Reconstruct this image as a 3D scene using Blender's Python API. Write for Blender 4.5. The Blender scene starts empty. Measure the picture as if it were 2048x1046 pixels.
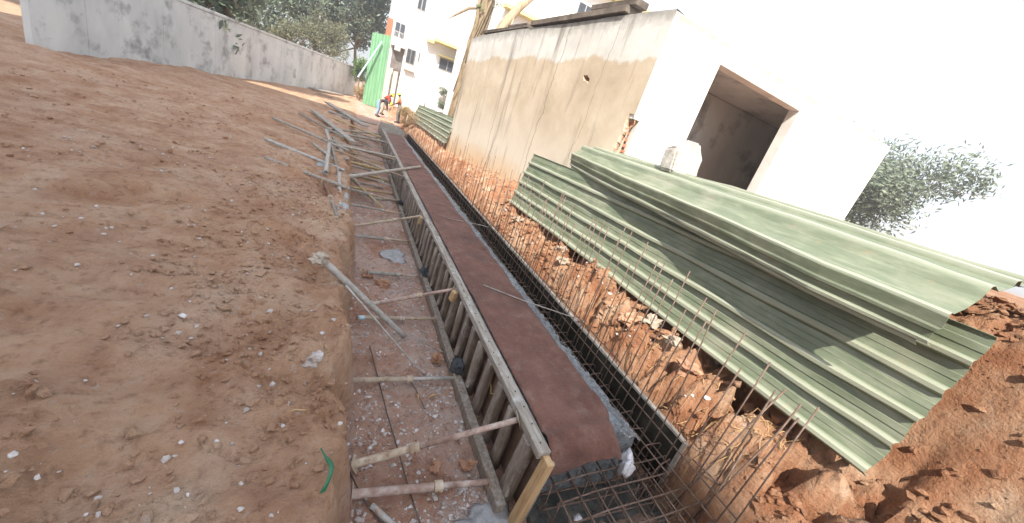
import bpy, bmesh, math, random
import numpy as np
from mathutils import Vector, Matrix, Quaternion
R = math.radians
rnd = random.Random(7)
scene = bpy.context.scene

# ------------------------------------------------------------------ camera, sky, sun, exposure
cam_d = bpy.data.cameras.new('camera')
cam = bpy.data.objects.new('camera', cam_d)
scene.collection.objects.link(cam)
cam_d.sensor_fit = 'HORIZONTAL'; cam_d.sensor_width = 36.0
cam_d.lens = 12.656
cam_d.clip_start = 0.05; cam_d.clip_end = 6000
cam.matrix_world = Matrix(((0.885, -0.124, -0.448, 0.0),
                           (-0.359, 0.429, -0.829, 0.0),
                           (0.295, 0.895, 0.336, 2.0),
                           (0, 0, 0, 1)))
_q = cam.matrix_world.to_quaternion().normalized()
cam.matrix_world = Matrix.Translation((0, 0, 2.0)) @ _q.to_matrix().to_4x4()
scene.camera = cam

SUN_EL, SUN_AZ = R(48), R(28)           # azimuth: to the left of straight behind the viewer
to_sun = Vector((-math.sin(SUN_AZ)*math.cos(SUN_EL), -math.cos(SUN_AZ)*math.cos(SUN_EL), math.sin(SUN_EL)))
world = bpy.data.worlds.new('World'); scene.world = world; world.use_nodes = True
wn = world.node_tree.nodes; wl = world.node_tree.links
bg = wn['Background']
sky = wn.new('ShaderNodeTexSky'); sky.sky_type = 'NISHITA'; sky.sun_disc = False
sky.sun_elevation = SUN_EL
sky.sun_rotation = math.atan2(to_sun.x, to_sun.y)
sky.air_density = 1.0; sky.dust_density = 1.0; sky.ozone_density = 1.0
hs = wn.new('ShaderNodeHueSaturation'); hs.inputs['Saturation'].default_value = .45; hs.inputs['Value'].default_value = 1.05   # thin milky haze over the whole sky
wl.new(sky.outputs[0], hs.inputs['Color']); wl.new(hs.outputs[0], bg.inputs[0]); bg.inputs[1].default_value = 0.13
sd = bpy.data.lights.new('sun', 'SUN'); sd.energy = 4.0; sd.angle = R(0.5); sd.color = (1.0, 0.93, 0.83)
so = bpy.data.objects.new('sun', sd); scene.collection.objects.link(so)
so.rotation_euler = to_sun.to_track_quat('Z', 'Y').to_euler(); so.location = (-10, -30, 40)
vs = scene.view_settings
vs.view_transform = 'Standard'; vs.look = 'None'; vs.gamma = 1; vs.use_curve_mapping = False
vs.exposure = 1.6

# ------------------------------------------------------------------ helpers
COL = scene.collection
def tag(o, label=None, cat=None, group=None, kind=None):
    if label: o['label'] = label
    if cat: o['category'] = cat
    if group: o['group'] = group
    if kind: o['kind'] = kind
    return o
def empty(name, loc=(0, 0, 0), label=None, cat=None, group=None):
    o = bpy.data.objects.new(name, None); COL.objects.link(o); o.location = loc
    o.empty_display_size = 0.1
    return tag(o, label, cat, group)
def link(name, me, parent=None, mat=None):
    o = bpy.data.objects.new(name, me); COL.objects.link(o)
    if mat is not None and len(me.materials) == 0: me.materials.append(mat)
    if parent is not None: o.parent = parent
    return o
def mesh(name, v, f, mat=None, parent=None, smooth=False):
    me = bpy.data.meshes.new(name); me.from_pydata([tuple(p) for p in v], [], f); me.update()
    if smooth: me.polygons.foreach_set('use_smooth', [True]*len(me.polygons))
    return link(name, me, parent, mat)
def bm_obj(name, bm, mat=None, parent=None, smooth=False):
    me = bpy.data.meshes.new(name); bm.to_mesh(me); bm.free()
    if smooth: me.polygons.foreach_set('use_smooth', [True]*len(me.polygons))
    return link(name, me, parent, mat)
def box_bm(size, center=(0, 0, 0), rot=None, bevel=0.0, bm=None, jit=0.0):
    b = bmesh.new()
    bmesh.ops.create_cube(b, size=1)
    for v in b.verts:
        v.co = Vector((v.co.x*size[0], v.co.y*size[1], v.co.z*size[2]))
        if jit: v.co += Vector((rnd.uniform(-jit, jit), rnd.uniform(-jit, jit), rnd.uniform(-jit, jit)))
    if bevel: bmesh.ops.bevel(b, geom=b.edges[:], offset=bevel, segments=1, affect='EDGES')
    M = Matrix.Translation(center)
    if rot is not None: M = M @ rot
    b.transform(M)
    if bm is None: return b
    me = bpy.data.meshes.new('tmp'); b.to_mesh(me); b.free(); bm.from_mesh(me); bpy.data.meshes.remove(me)
    return bm
def box(name, lo, hi, mat, parent=None, bevel=0.0, jit=0.0):
    c = [(a+b)/2 for a, b in zip(lo, hi)]; s = [abs(b-a) for a, b in zip(lo, hi)]
    return bm_obj(name, box_bm(s, c, None, bevel, None, jit), mat, parent)
def frame_from(d):
    d = Vector(d).normalized()
    up = Vector((0, 0, 1)) if abs(d.z) < .95 else Vector((1, 0, 0))
    x = up.cross(d).normalized(); y = d.cross(x)
    return x, y, d
def beam_bm(a, b, w, h, bevel=0.004, roll=0.0, jit=0.0):
    a, b = Vector(a), Vector(b); x, y, d = frame_from(b-a)
    M = Matrix((x, y, d)).transposed().to_4x4() @ Matrix.Rotation(roll, 4, 'Z')
    return box_bm((w, h, (b-a).length), (a+b)/2, M, bevel, None, jit)
def beam(name, a, b, w, h, mat, parent=None, bevel=0.004, roll=0.0, jit=0.0):
    return bm_obj(name, beam_bm(a, b, w, h, bevel, roll, jit), mat, parent)
def tube_geo(pts, rad, n=8, caps=True, hollow=False):
    pts = [Vector(p) for p in pts]
    if not hasattr(rad, '__len__'): rad = [rad]*len(pts)
    V, F = [], []
    x = None
    for i, p in enumerate(pts):
        d = (pts[min(i+1, len(pts)-1)] - pts[max(i-1, 0)]).normalized()
        if x is None: x, y, _ = frame_from(d)
        else:
            x = (x - d*x.dot(d)).normalized(); y = d.cross(x)
        for k in range(n):
            a = 2*math.pi*k/n
            V.append(p + (x*math.cos(a) + y*math.sin(a))*rad[i])
    for i in range(len(pts)-1):
        for k in range(n):
            k2 = (k+1) % n
            F.append((i*n+k, i*n+k2, (i+1)*n+k2, (i+1)*n+k))
    if caps:
        if hollow:
            for base, i, j in ((0, 0, 1), ((len(pts)-1)*n, len(pts)-1, len(pts)-2)):
                d = (pts[j]-pts[i]).normalized(); s = len(V)
                for k in range(n):
                    V.append(pts[i] + (V[base+k]-pts[i])*.84)
                for k in range(n):
                    V.append(pts[i] + d*rad[i]*2.5 + (V[base+k]-pts[i])*.84)
                for k in range(n):
                    k2 = (k+1) % n
                    F.append((base+k, base+k2, s+k2, s+k)); F.append((s+k, s+k2, s+n+k2, s+n+k))
                F.append(tuple(range(s+n, s+2*n)))
        else:
            F.append(tuple(range(n-1, -1, -1))); F.append(tuple(range((len(pts)-1)*n, len(pts)*n)))
    return V, F
def tube(name, pts, rad, mat, parent=None, n=8, hollow=False, smooth=True):
    V, F = tube_geo(pts, rad, n, True, hollow)
    o = mesh(name, V, F, mat, parent)
    if smooth:
        o.data.polygons.foreach_set('use_smooth', [len(p.vertices) == 4 for p in o.data.polygons])
    return o
# vectorised value noise
_perm = np.random.RandomState(3).rand(64, 64, 64)
def vnoise(x, y, z=0.0):
    x, y, z = np.broadcast_arrays(np.asarray(x, float), np.asarray(y, float), np.asarray(z, float))
    xi, yi, zi = np.floor(x).astype(int), np.floor(y).astype(int), np.floor(z).astype(int)
    fx, fy, fz = x-xi, y-yi, z-zi
    fx, fy, fz = fx*fx*(3-2*fx), fy*fy*(3-2*fy), fz*fz*(3-2*fz)
    g = lambda a, b, c: _perm[(xi+a) % 64, (yi+b) % 64, (zi+c) % 64]
    l = lambda a, b, t: a+(b-a)*t
    return l(l(l(g(0,0,0), g(1,0,0), fx), l(g(0,1,0), g(1,1,0), fx), fy),
             l(l(g(0,0,1), g(1,0,1), fx), l(g(0,1,1), g(1,1,1), fx), fy), fz)*2-1
def fbm(x, y, z=0.0, o=4):
    s = 0; a = 1.0
    for i in range(o):
        s = s + a*vnoise(np.asarray(x)*2**i + 17.3*i, np.asarray(y)*2**i + 5.1*i, np.asarray(z)*2**i + 3.7*i); a *= .5
    return s
def sstep(a, b, x):
    t = np.clip((np.asarray(x, float)-a)/(b-a), 0, 1); return t*t*(3-2*t)

# ------------------------------------------------------------------ materials
def new_mat(name):
    m = bpy.data.materials.new(name); m.use_nodes = True
    return m, m.node_tree.nodes, m.node_tree.links, m.node_tree.nodes['Principled BSDF']
def ramp(n, l, src, stops):
    r = n.new('ShaderNodeValToRGB'); l.new(src, r.inputs[0])
    el = r.color_ramp.elements
    while len(el) < len(stops): el.new(0.5)
    for e, (p, c) in zip(el, stops):
        e.position = p; e.color = (*c, 1) if len(c) == 3 else c
    return r
def noise(n, l, vec, scale, detail=6, rough=.6, dist=0.0):
    t = n.new('ShaderNodeTexNoise'); t.inputs['Scale'].default_value = scale
    t.inputs['Detail'].default_value = detail; t.inputs['Roughness'].default_value = rough
    t.inputs['Distortion'].default_value = dist
    if vec is not None: l.new(vec, t.inputs['Vector'])
    return t
def mapping(n, l, src, scale=(1, 1, 1)):
    mp = n.new('ShaderNodeMapping'); mp.inputs['Scale'].default_value = scale; l.new(src, mp.inputs['Vector']); return mp.outputs[0]
def mixc(n, l, fac, a, b, mode='MIX'):
    m = n.new('ShaderNodeMix'); m.data_type = 'RGBA'; m.blend_type = mode
    for i, s in ((0, fac), (6, a), (7, b)):
        if hasattr(s, 'links') or hasattr(s, 'is_output'): l.new(s, m.inputs[i])
        elif i == 0: m.inputs[0].default_value = s
        else: m.inputs[i].default_value = (*s, 1)
    return m.outputs[2]
def math_n(n, l, op, a, b=0.0, clamp=False):
    m = n.new('ShaderNodeMath'); m.operation = op; m.use_clamp = clamp
    for i, s in enumerate((a, b)):
        if hasattr(s, 'is_output'): l.new(s, m.inputs[i])
        else: m.inputs[i].default_value = s
    return m.outputs[0]
def bump(n, l, b, h, strength=.5, dist=.01):
    bn = n.new('ShaderNodeBump'); bn.inputs['Strength'].default_value = strength; bn.inputs['Distance'].default_value = dist
    l.new(h, bn.inputs['Height']); l.new(bn.outputs[0], b.inputs['Normal'])
def simple(name, stops, scale=8, stretch=(1, 1, 1), rough=.8, metal=0.0, bs=.4, bd=.005, spots=None, world_space=True):
    """noise-coloured material; stops = ramp stops; spots = (colour, scale, lo, hi)"""
    m, n, l, b = new_mat(name)
    if world_space:
        g = n.new('ShaderNodeNewGeometry').outputs['Position']
    else:
        g = n.new('ShaderNodeTexCoord').outputs['Object']
    v = mapping(n, l, g, stretch)
    t = noise(n, l, v, scale)
    c = ramp(n, l, t.outputs[0], stops).outputs[0]
    if spots:
        t2 = noise(n, l, g, spots[1], 8, .65)
        f = ramp(n, l, t2.outputs[0], [(spots[2], (0, 0, 0)), (spots[3], (1, 1, 1))]).outputs[0]
        c = mixc(n, l, f, c, spots[0])
    l.new(c, b.inputs['Base Color'])
    b.inputs['Roughness'].default_value = rough; b.inputs['Metallic'].default_value = metal
    if bs:
        t3 = noise(n, l, v, scale*5, 8, .7); bump(n, l, b, t3.outputs[0], bs, bd)
    return m
MAT = {}
MAT['timber'] = simple('weathered_timber', [(.3, (.20, .17, .14)), (.5, (.33, .30, .26)), (.7, (.45, .42, .38))], 6, (6, .6, 6), .9, 0, .6, .004, ((.50, .50, .48), 5, .56, .7))
MAT['timber_dark'] = simple('wet_timber', [(.3, (.15, .125, .10)), (.55, (.28, .24, .20)), (.75, (.42, .385, .34))], 6, (5, 5, .8), .85, 0, .6, .004, ((.42, .42, .41), 6, .56, .72))
MAT['timber_new'] = simple('new_timber', [(.3, (.42, .27, .13)), (.55, (.55, .38, .20)), (.75, (.62, .47, .28))], 7, (6, 6, .7), .8, 0, .5, .003, ((.35, .30, .24), 7, .58, .75))
MAT['ply_dark'] = simple('oiled_plywood', [(.3, (.014, .013, .010)), (.55, (.028, .026, .02)), (.75, (.06, .058, .045))], 4, (1, 1, 1), .95, 0, .3, .003, ((.10, .10, .09), 9, .62, .8))
MAT['ply_dark'].node_tree.nodes['Principled BSDF'].inputs['Specular IOR Level'].default_value = .1
MAT['ply_brown'] = simple('brown_plywood', [(.3, (.12, .08, .06)), (.6, (.22, .15, .11)), (.8, (.30, .24, .2))], 4, (1, 1, 1), .8, 0, .3, .003, ((.35, .35, .34), 6, .58, .75))
MAT['steel_grey'] = simple('dusty_galvanised_pipe', [(.3, (.30, .29, .27)), (.55, (.46, .45, .42)), (.75, (.56, .55, .53))], 14, (1, 1, 1), .65, .25, .3, .002, ((.35, .22, .14), 12, .56, .7))
MAT['steel_pink'] = simple('faded_red_prop_paint', [(.3, (.32, .205, .165)), (.48, (.42, .30, .25)), (.58, (.50, .41, .36)), (.72, (.58, .54, .50))], 12, (1, 1, 1), .7, .1, .3, .002, ((.20, .14, .11), 9, .54, .7))
MAT['steel_tan'] = simple('cement_dusted_prop', [(.3, (.36, .28, .20)), (.55, (.50, .41, .31)), (.75, (.60, .55, .48))], 12, (1, 1, 1), .75, .1, .3, .002, ((.26, .16, .10), 9, .54, .7))
MAT['bamboo'] = simple('dry_bamboo', [(.3, (.30, .22, .10)), (.55, (.45, .34, .17)), (.75, (.56, .47, .29))], 10, (1, 1, 1), .7, 0, .3, .002, ((.4, .38, .33), 9, .55, .7))
MAT['rebar'] = simple('rusty_rebar', [(.3, (.11, .072, .052)), (.55, (.19, .13, .10)), (.75, (.27, .215, .185))], 20, (1, 1, 1), .75, .3, .5, .002)
MAT['rust'] = simple('rusted_iron', [(.3, (.16, .08, .05)), (.6, (.27, .16, .11)), (.8, (.34, .26, .21))], 25, (1, 1, 1), .85, .2, .4, .002)
MAT['stone_white'] = simple('pale_concrete_lump', [(.3, (.28, .22, .16)), (.55, (.38, .32, .25)), (.75, (.52, .47, .40))], 7, (1, 1, 1), .9, 0, .7, .02)
MAT['clod'] = simple('orange_soil_clod', [(.3, (.27, .14, .085)), (.55, (.40, .23, .145)), (.75, (.52, .36, .25))], 9, (1, 1, 1), .95, 0, .8, .01)
MAT['pebble'] = simple('grey_gravel', [(.3, (.30, .24, .21)), (.5, (.46, .42, .40)), (.70, (.70, .70, .71))], 9, (1, 1, 1), .9, 0, .4, .004)
MAT['trunk'] = simple('tree_bark', [(.3, (.14, .10, .06)), (.55, (.28, .21, .13)), (.75, (.40, .32, .21))], 5, (3, 3, .6), .95, 0, .8, .02)
MAT['trunk_tan'] = simple('pale_bark', [(.3, (.30, .21, .13)), (.55, (.46, .34, .22)), (.75, (.56, .44, .31))], 5, (3, 3, .8), .95, 0, .8, .02)
MAT['plastic_blue'] = simple('pale_blue_pvc', [(.3, (.35, .50, .60)), (.7, (.48, .62, .70))], 4, (1, 1, 1), .4, 0, 0)
MAT['green_net'] = simple('green_fence_sheet', [(.3, (.13, .29, .15)), (.5, (.16, .35, .19)), (.7, (.20, .40, .24))], 2, (1, 1, .3), .6, 0, .2, .004)
MAT['white_wall'] = simple('white_limewash', [(.3, (.66, .66, .65)), (.5, (.78, .78, .77)), (.7, (.84, .84, .83))], .35, (1, 1, 1), .9, 0, .2, .01, ((.62, .65, .68), .55, .58, .75))
MAT['yellow_trim'] = simple('yellow_trim_paint', [(.3, (.66, .58, .22)), (.7, (.75, .68, .30))], 2, (1, 1, 1), .8, 0, .1)
MAT['grey_wall'] = simple('grey_rendered_wall', [(.3, (.46, .48, .48)), (.5, (.56, .58, .58)), (.7, (.66, .68, .67))], .9, (1, 1, .5), .9, 0, .4, .01, ((.26, .27, .27), 1.2, .53, .68))
MAT['dark_pane'] = simple('window_glass', [(.3, (.03, .035, .045)), (.7, (.07, .08, .10))], 1, (1, 1, 1), .15, 0, 0)
MAT['frame_grey'] = simple('window_frame_paint', [(.3, (.35, .34, .33)), (.7, (.48, .47, .45))], 4, (1, 1, 1), .6, 0, 0)
MAT['grille'] = simple('dark_metal_grille', [(.3, (.07, .065, .06)), (.7, (.13, .12, .11))], 4, (1, 1, 1), .6, .3, 0)
MAT['shutter'] = simple('grey_brown_shutter', [(.3, (.14, .12, .11)), (.7, (.22, .20, .18))], 3, (1, 1, 1), .7, 0, .2)
MAT['tan_column'] = simple('cream_render', [(.3, (.50, .42, .34)), (.7, (.62, .55, .47))], 1, (1, 1, 1), .9, 0, .2)
MAT['brick_red'] = simple('red_brick', [(.3, (.32, .11, .06)), (.7, (.48, .20, .11))], 8, (1, 1, 1), .9, 0, .6, .006)
MAT['cement_board'] = simple('stained_cement_sheet', [(.3, (.07, .055, .042)), (.55, (.13, .105, .085)), (.75, (.22, .19, .16))], 3, (1, 1, 1), .9, 0, .5, .006)
MAT['plastic_white'] = simple('crumpled_white_plastic', [(.3, (.55, .57, .62)), (.7, (.80, .81, .84))], 20, (1, 1, 1), .35, 0, .6, .01)
MAT['leaf_green_plastic'] = simple('green_plastic_strip', [(.3, (.015, .12, .06)), (.7, (.04, .22, .12))], 20, (1, 1, 1), .4, 0, .2)
MAT['straw'] = simple('dry_leaf', [(.3, (.38, .22, .10)), (.7, (.55, .38, .20))], 20, (1, 1, 1), .8, 0, .2)
MAT['splash'] = simple('cement_slurry', [(.3, (.26, .26, .26)), (.55, (.38, .39, .40)), (.75, (.54, .56, .57))], 14, (1, 1, 1), .85, 0, .9, .012)
def limewash():
    m, n, l, b = new_mat('stained_limewash')
    g = n.new('ShaderNodeNewGeometry').outputs['Position']; sep = n.new('ShaderNodeSeparateXYZ'); l.new(g, sep.inputs[0])
    a = noise(n, l, g, .9, 7, .6); st = noise(n, l, mapping(n, l, g, (1.6, 1, .12)), 2.4, 6, .65); f = noise(n, l, g, 6, 8, .7)
    c = ramp(n, l, a.outputs[0], [(.3, (.64, .62, .58)), (.5, (.76, .75, .72)), (.7, (.81, .80, .78))]).outputs[0]
    h = math_n(n, l, 'ADD', math_n(n, l, 'MULTIPLY', sep.outputs[2], .2), math_n(n, l, 'ADD', math_n(n, l, 'MULTIPLY', st.outputs[0], .10), math_n(n, l, 'MULTIPLY', a.outputs[0], .14)))
    t = ramp(n, l, h, [(.95, (0, 0, 0)), (1.04, (.7, .7, .7))]).outputs[0]
    c = mixc(n, l, t, c, (.22, .20, .175))
    s2 = ramp(n, l, f.outputs[0], [(.62, (0, 0, 0)), (.72, (.5, .5, .5))]).outputs[0]
    c = mixc(n, l, s2, c, (.42, .39, .34))
    l.new(c, b.inputs['Base Color']); b.inputs['Roughness'].default_value = .92; bump(n, l, b, f.outputs[0], .4, .015)
    return m
MAT['front_white'] = limewash()
MAT['lump'] = simple('broken_concrete', [(.3, (.40, .38, .34)), (.5, (.54, .52, .48)), (.72, (.66, .64, .60))], 5, (1, 1, 1), .95, 0, 1.0, .03, ((.30, .22, .15), 4, .6, .75))
MAT['blinding'] = simple('wet_blinding', [(.3, (.035, .038, .036)), (.5, (.075, .08, .075)), (.7, (.15, .15, .13))], 7, (1, 1, 1), .5, 0, .8, .02)
MAT['rag'] = simple('dark_blue_grey_rag', [(.3, (.03, .035, .042)), (.7, (.08, .09, .10))], 20, (1, 1, 1), .95, 0, .8, .01)
MAT['cable'] = simple('dark_cable', [(.3, (.05, .045, .04)), (.7, (.12, .10, .085))], 8, (1, 1, 1), .6, 0, 0)

# soil of the whole ground: pinkish floor, orange cut on the right, tan bank on the left, slurry stains
def soil_mat():
    m, n, l, b = new_mat('red_earth')
    g = n.new('ShaderNodeNewGeometry'); pos = g.outputs['Position']
    sep = n.new('ShaderNodeSeparateXYZ'); l.new(pos, sep.inputs[0])
    n1 = noise(n, l, pos, 2.2, 8, .65); n2 = noise(n, l, pos, 14, 8, .7); n3 = noise(n, l, pos, 60, 4, .7)
    orange = ramp(n, l, n1.outputs[0], [(.25, (.22, .092, .046)), (.40, (.35, .165, .088)), (.54, (.44, .255, .155)), (.70, (.57, .42, .30))]).outputs[0]
    pink = ramp(n, l, n1.outputs[0], [(.25, (.36, .18, .115)), (.5, (.52, .325, .24)), (.75, (.62, .46, .375))]).outputs[0]
    tan = ramp(n, l, n1.outputs[0], [(.25, (.34, .165, .09)), (.5, (.52, .32, .205)), (.75, (.64, .47, .34))]).outputs[0]
    wob = math_n(n, l, 'MULTIPLY', n1.outputs[0], .5)
    xx = math_n(n, l, 'ADD', sep.outputs[0], wob)
    fr = ramp(n, l, math_n(n, l, 'MULTIPLY', xx, .2, True), [(.57, (0, 0, 0)), (.61, (1, 1, 1))]).outputs[0]
    fl = ramp(n, l, math_n(n, l, 'MULTIPLY', math_n(n, l, 'ADD', sep.outputs[0], 1.0), .33, True), [(.405, (1, 1, 1)), (.425, (0, 0, 0))]).outputs[0]
    c = mixc(n, l, fr, pink, orange)
    c = mixc(n, l, fl, c, tan)
    # pale slurry and gravel dust, only on the floor (x 0.3..1.5)
    s1 = noise(n, l, pos, 1.1, 9, .72, .6)
    sm = ramp(n, l, s1.outputs[0], [(.47, (0, 0, 0)), (.64, (1, 1, 1))]).outputs[0]
    inv = n.new('ShaderNodeInvert'); l.new(fr, inv.inputs['Color'])
    sm = math_n(n, l, 'MULTIPLY', sm, inv.outputs[0]); notbank = n.new('ShaderNodeInvert'); l.new(fl, notbank.inputs['Color'])
    sm = math_n(n, l, 'MULTIPLY', sm, math_n(n, l, 'ADD', math_n(n, l, 'MULTIPLY', notbank.outputs[0], .33), .12))
    c = mixc(n, l, sm, c, (.60, .55, .52))
    sp = ramp(n, l, n2.outputs[0], [(.60, (0, 0, 0)), (.68, (1, 1, 1))]).outputs[0]
    sp = math_n(n, l, 'MULTIPLY', sp, inv.outputs[0]); sp = math_n(n, l, 'MULTIPLY', sp, .5)
    c = mixc(n, l, sp, c, (.50, .46, .44))
    dk = ramp(n, l, n2.outputs[0], [(.30, (.42, .36, .33)), (.48, (1, 1, 1))]).outputs[0]
    c = mixc(n, l, .7, c, dk, 'MULTIPLY')
    l.new(c, b.inputs['Base Color']); b.inputs['Roughness'].default_value = .95
    b.inputs['Specular IOR Level'].default_value = .2
    h = math_n(n, l, 'ADD', n2.outputs[0], math_n(n, l, 'MULTIPLY', n3.outputs[0], .4))
    bump(n, l, b, h, 1.0, .06)
    return m
MAT['soil'] = soil_mat()

# ------------------------------------------------------------------ ground: one sheet with the trench cut into it
def ground_z(x, y, detail=True):
    x = np.asarray(x, float); y = np.asarray(y, float)
    far = sstep(13, 23, y); gone = sstep(21.5, 25, y)
    xl = .175 - .012*np.clip(y, 0, 12) + .055*fbm(y*1.1, 0.3*y, 2.0, 4) + .05*fbm(y*5, 1.0, 4.0, 4)
    zl = .22 - .13*sstep(5, 14, y) + .05*fbm(x*.9, y*.9, 1.0, 4) + .05*fbm(x*5, y*5, 2.0, 5)
    zl = zl + .16*fbm(x*.35, y*.35, 21.0, 3)*sstep(-.6, -3, x)
    zl = zl - .14*np.exp(-((y-3.6)/.55)**2)*sstep(-.35, .0, x)
    zl = zl + .10*sstep(.35, .8, fbm(x*1.7+3, y*1.2, 6.0, 3))*(1-sstep(7, 10, y))
    zf = -.69 + .30*far + .012*fbm(x*3, y*3, 5.0, 4) + .016*fbm(x*11, y*11, 7.0, 4)
    zf = np.where(y < 1.35, zf + .16*sstep(1.35, 1.0, y), zf)
    w = .15 + .09*vnoise(y*3.3, 2.0, 1.0) + .25*far
    t = sstep(0, 1, (x-xl+.02)/w)
    left = zl*(1-t) + zf*t
    # right-hand cut
    px = np.array([2.86, 2.93, 3.0, 3.12, 3.26, 3.40, 3.62, 3.9, 4.4, 9.0, 60])
    pz = np.array([-.69, -.12, -.02, .14, .34, .42, .47, .60, .70, .75, .8])
    sl = np.interp(x + .05*fbm(y*1.3, x*1.3, 9.0, 3)*sstep(2.95, 3.1, x), px, pz)
    rough = sstep(2.95, 3.1, x)*(1-sstep(3.9, 4.6, x))*(1-.4*sstep(9, 15, y))
    groove = np.abs(fbm(x*1.4, y*7.0, 11.0, 4))
    lump = fbm(x*3.2, y*3.2, 13.0, 5)
    cav = sstep(.22, .5, fbm(x*5.5, y*5.0, 15.0, 4))*(1-.75*sstep(3.5, 5.5, y))
    sl = sl + rough*(-.20*groove + .11*lump - .30*cav + .055 + .045*fbm(x*9, y*9, 19.0, 4) - .05*np.abs(fbm(x*5, y*16, 23.0, 3)) + .02)
    # filled platform behind the leaning sheets
    pl = sstep(3.74, 3.98, x)*(1-sstep(5.2, 5.9, y))*(1-sstep(11, 14, x))
    sl = sl + pl*1.20
    z = np.where(x < 2.7, left, sl)
    # beyond the trench end everything is level
    lev = .06 + .05*fbm(x*.5, y*.5, 3.0, 4) + .35*sstep(2.9, 3.6, x)
    z = z*(1-gone) + lev*gone
    # close the trench behind the viewer
    z = np.where(y < .2, z*(sstep(-1.2, .2, y)) + .2*(1-sstep(-1.2, .2, y)), z)
    return z
xs = np.concatenate([-np.geomspace(2600, .7, 46), np.arange(-.66, 4.2, .024), np.arange(4.25, 9, .16), np.geomspace(9.3, 2600, 34)])
ys = np.concatenate([-np.geomspace(120, .3, 22), np.arange(-.26, .8, .04), np.arange(.8, 8, .026), np.arange(8, 15, .05), np.arange(15.1, 30, .12), np.geomspace(30.5, 2600, 40)])
XX, YY = np.meshgrid(xs, ys)
ZZ = ground_z(XX, YY)
nx, ny = len(xs), len(ys)
me = bpy.data.meshes.new('ground')
idx = np.arange(nx*ny).reshape(ny, nx)
quads = np.stack([idx[:-1, :-1], idx[:-1, 1:], idx[1:, 1:], idx[1:, :-1]], -1).reshape(-1, 4)
me.vertices.add(nx*ny); me.vertices.foreach_set('co', np.stack([XX, YY, ZZ], -1).ravel())
me.loops.add(len(quads)*4); me.loops.foreach_set('vertex_index', quads.ravel())
me.polygons.add(len(quads)); me.polygons.foreach_set('loop_start', np.arange(0, len(quads)*4, 4))
me.update(calc_edges=True); me.polygons.foreach_set('use_smooth', np.ones(len(quads), bool))
ground = link('ground', me, None, MAT['soil']); tag(ground, 'red earth ground with a trench cut through it', None, None, 'structure')
def gz(x, y): return float(ground_z(np.array([x]), np.array([y]))[0])

# ------------------------------------------------------------------ footing concrete and cloth
F0, F1 = 1.47, 22.2
def conc_mat():
    m, n, l, b = new_mat('fresh_concrete')
    g = n.new('ShaderNodeNewGeometry').outputs['Position']
    a = noise(n, l, g, 16, 10, .75); c = noise(n, l, g, 60, 6, .7)
    col = ramp(n, l, a.outputs[0], [(.32, (.11, .125, .135)), (.48, (.27, .30, .32)), (.56, (.38, .42, .45)), (.66, (.60, .64, .67))]).outputs[0]
    l.new(col, b.inputs['Base Color']); b.inputs['Roughness'].default_value = .6
    h = math_n(n, l, 'ADD', a.outputs[0], math_n(n, l, 'MULTIPLY', c.outputs[0], .5)); bump(n, l, b, h, 1, .03)
    return m
MAT['concrete'] = conc_mat()
yy = np.concatenate([np.arange(F0+.10, 6, .018), np.arange(6, 11, .04), np.arange(11, F1, .1)])
cs = [(1.575, -.69), (1.575, -.02), (1.8, -.012), (2.0, -.010), (2.2, -.012), (2.3, -.02), (2.33, -.025), (2.36, -.03), (2.39, -.035), (2.42, -.04), (2.45, -.048), (2.48, -.055), (2.51, -.07), (2.54, -.09), (2.565, -.12), (2.58, -.16), (2.59, -.22), (2.60, -.3), (2.62, -.69)]
V, F = [], []
for j, y in enumerate(yy):
    for i, (x, z) in enumerate(cs):
        if 5 <= i:
            x = x + .03*float(fbm(y*2.2, .5, 1.0, 3)) + .016*float(fbm(y*17, i*.8, 6.0, 3)); z = z + .028*float(fbm(y*15, i*.6, 2.0, 4))*(i < 17)
        V.append((x, y + (.03*float(fbm(x*5, z*5, 3.0, 3)) if j == 0 else 0), z))
nc = len(cs)
for j in range(len(yy)-1):
    for i in range(nc-1): F.append((j*nc+i, (j+1)*nc+i, (j+1)*nc+i+1, j*nc+i+1))
F.append(tuple(range(nc-1, -1, -1))[::-1]); F.append(tuple((len(yy)-1)*nc+i for i in range(nc))[::-1])
o = mesh('concrete_footing', V, F, MAT['concrete'], None, False)
tag(o, 'freshly cast grey concrete footing between the formwork boards', 'footing')

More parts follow.
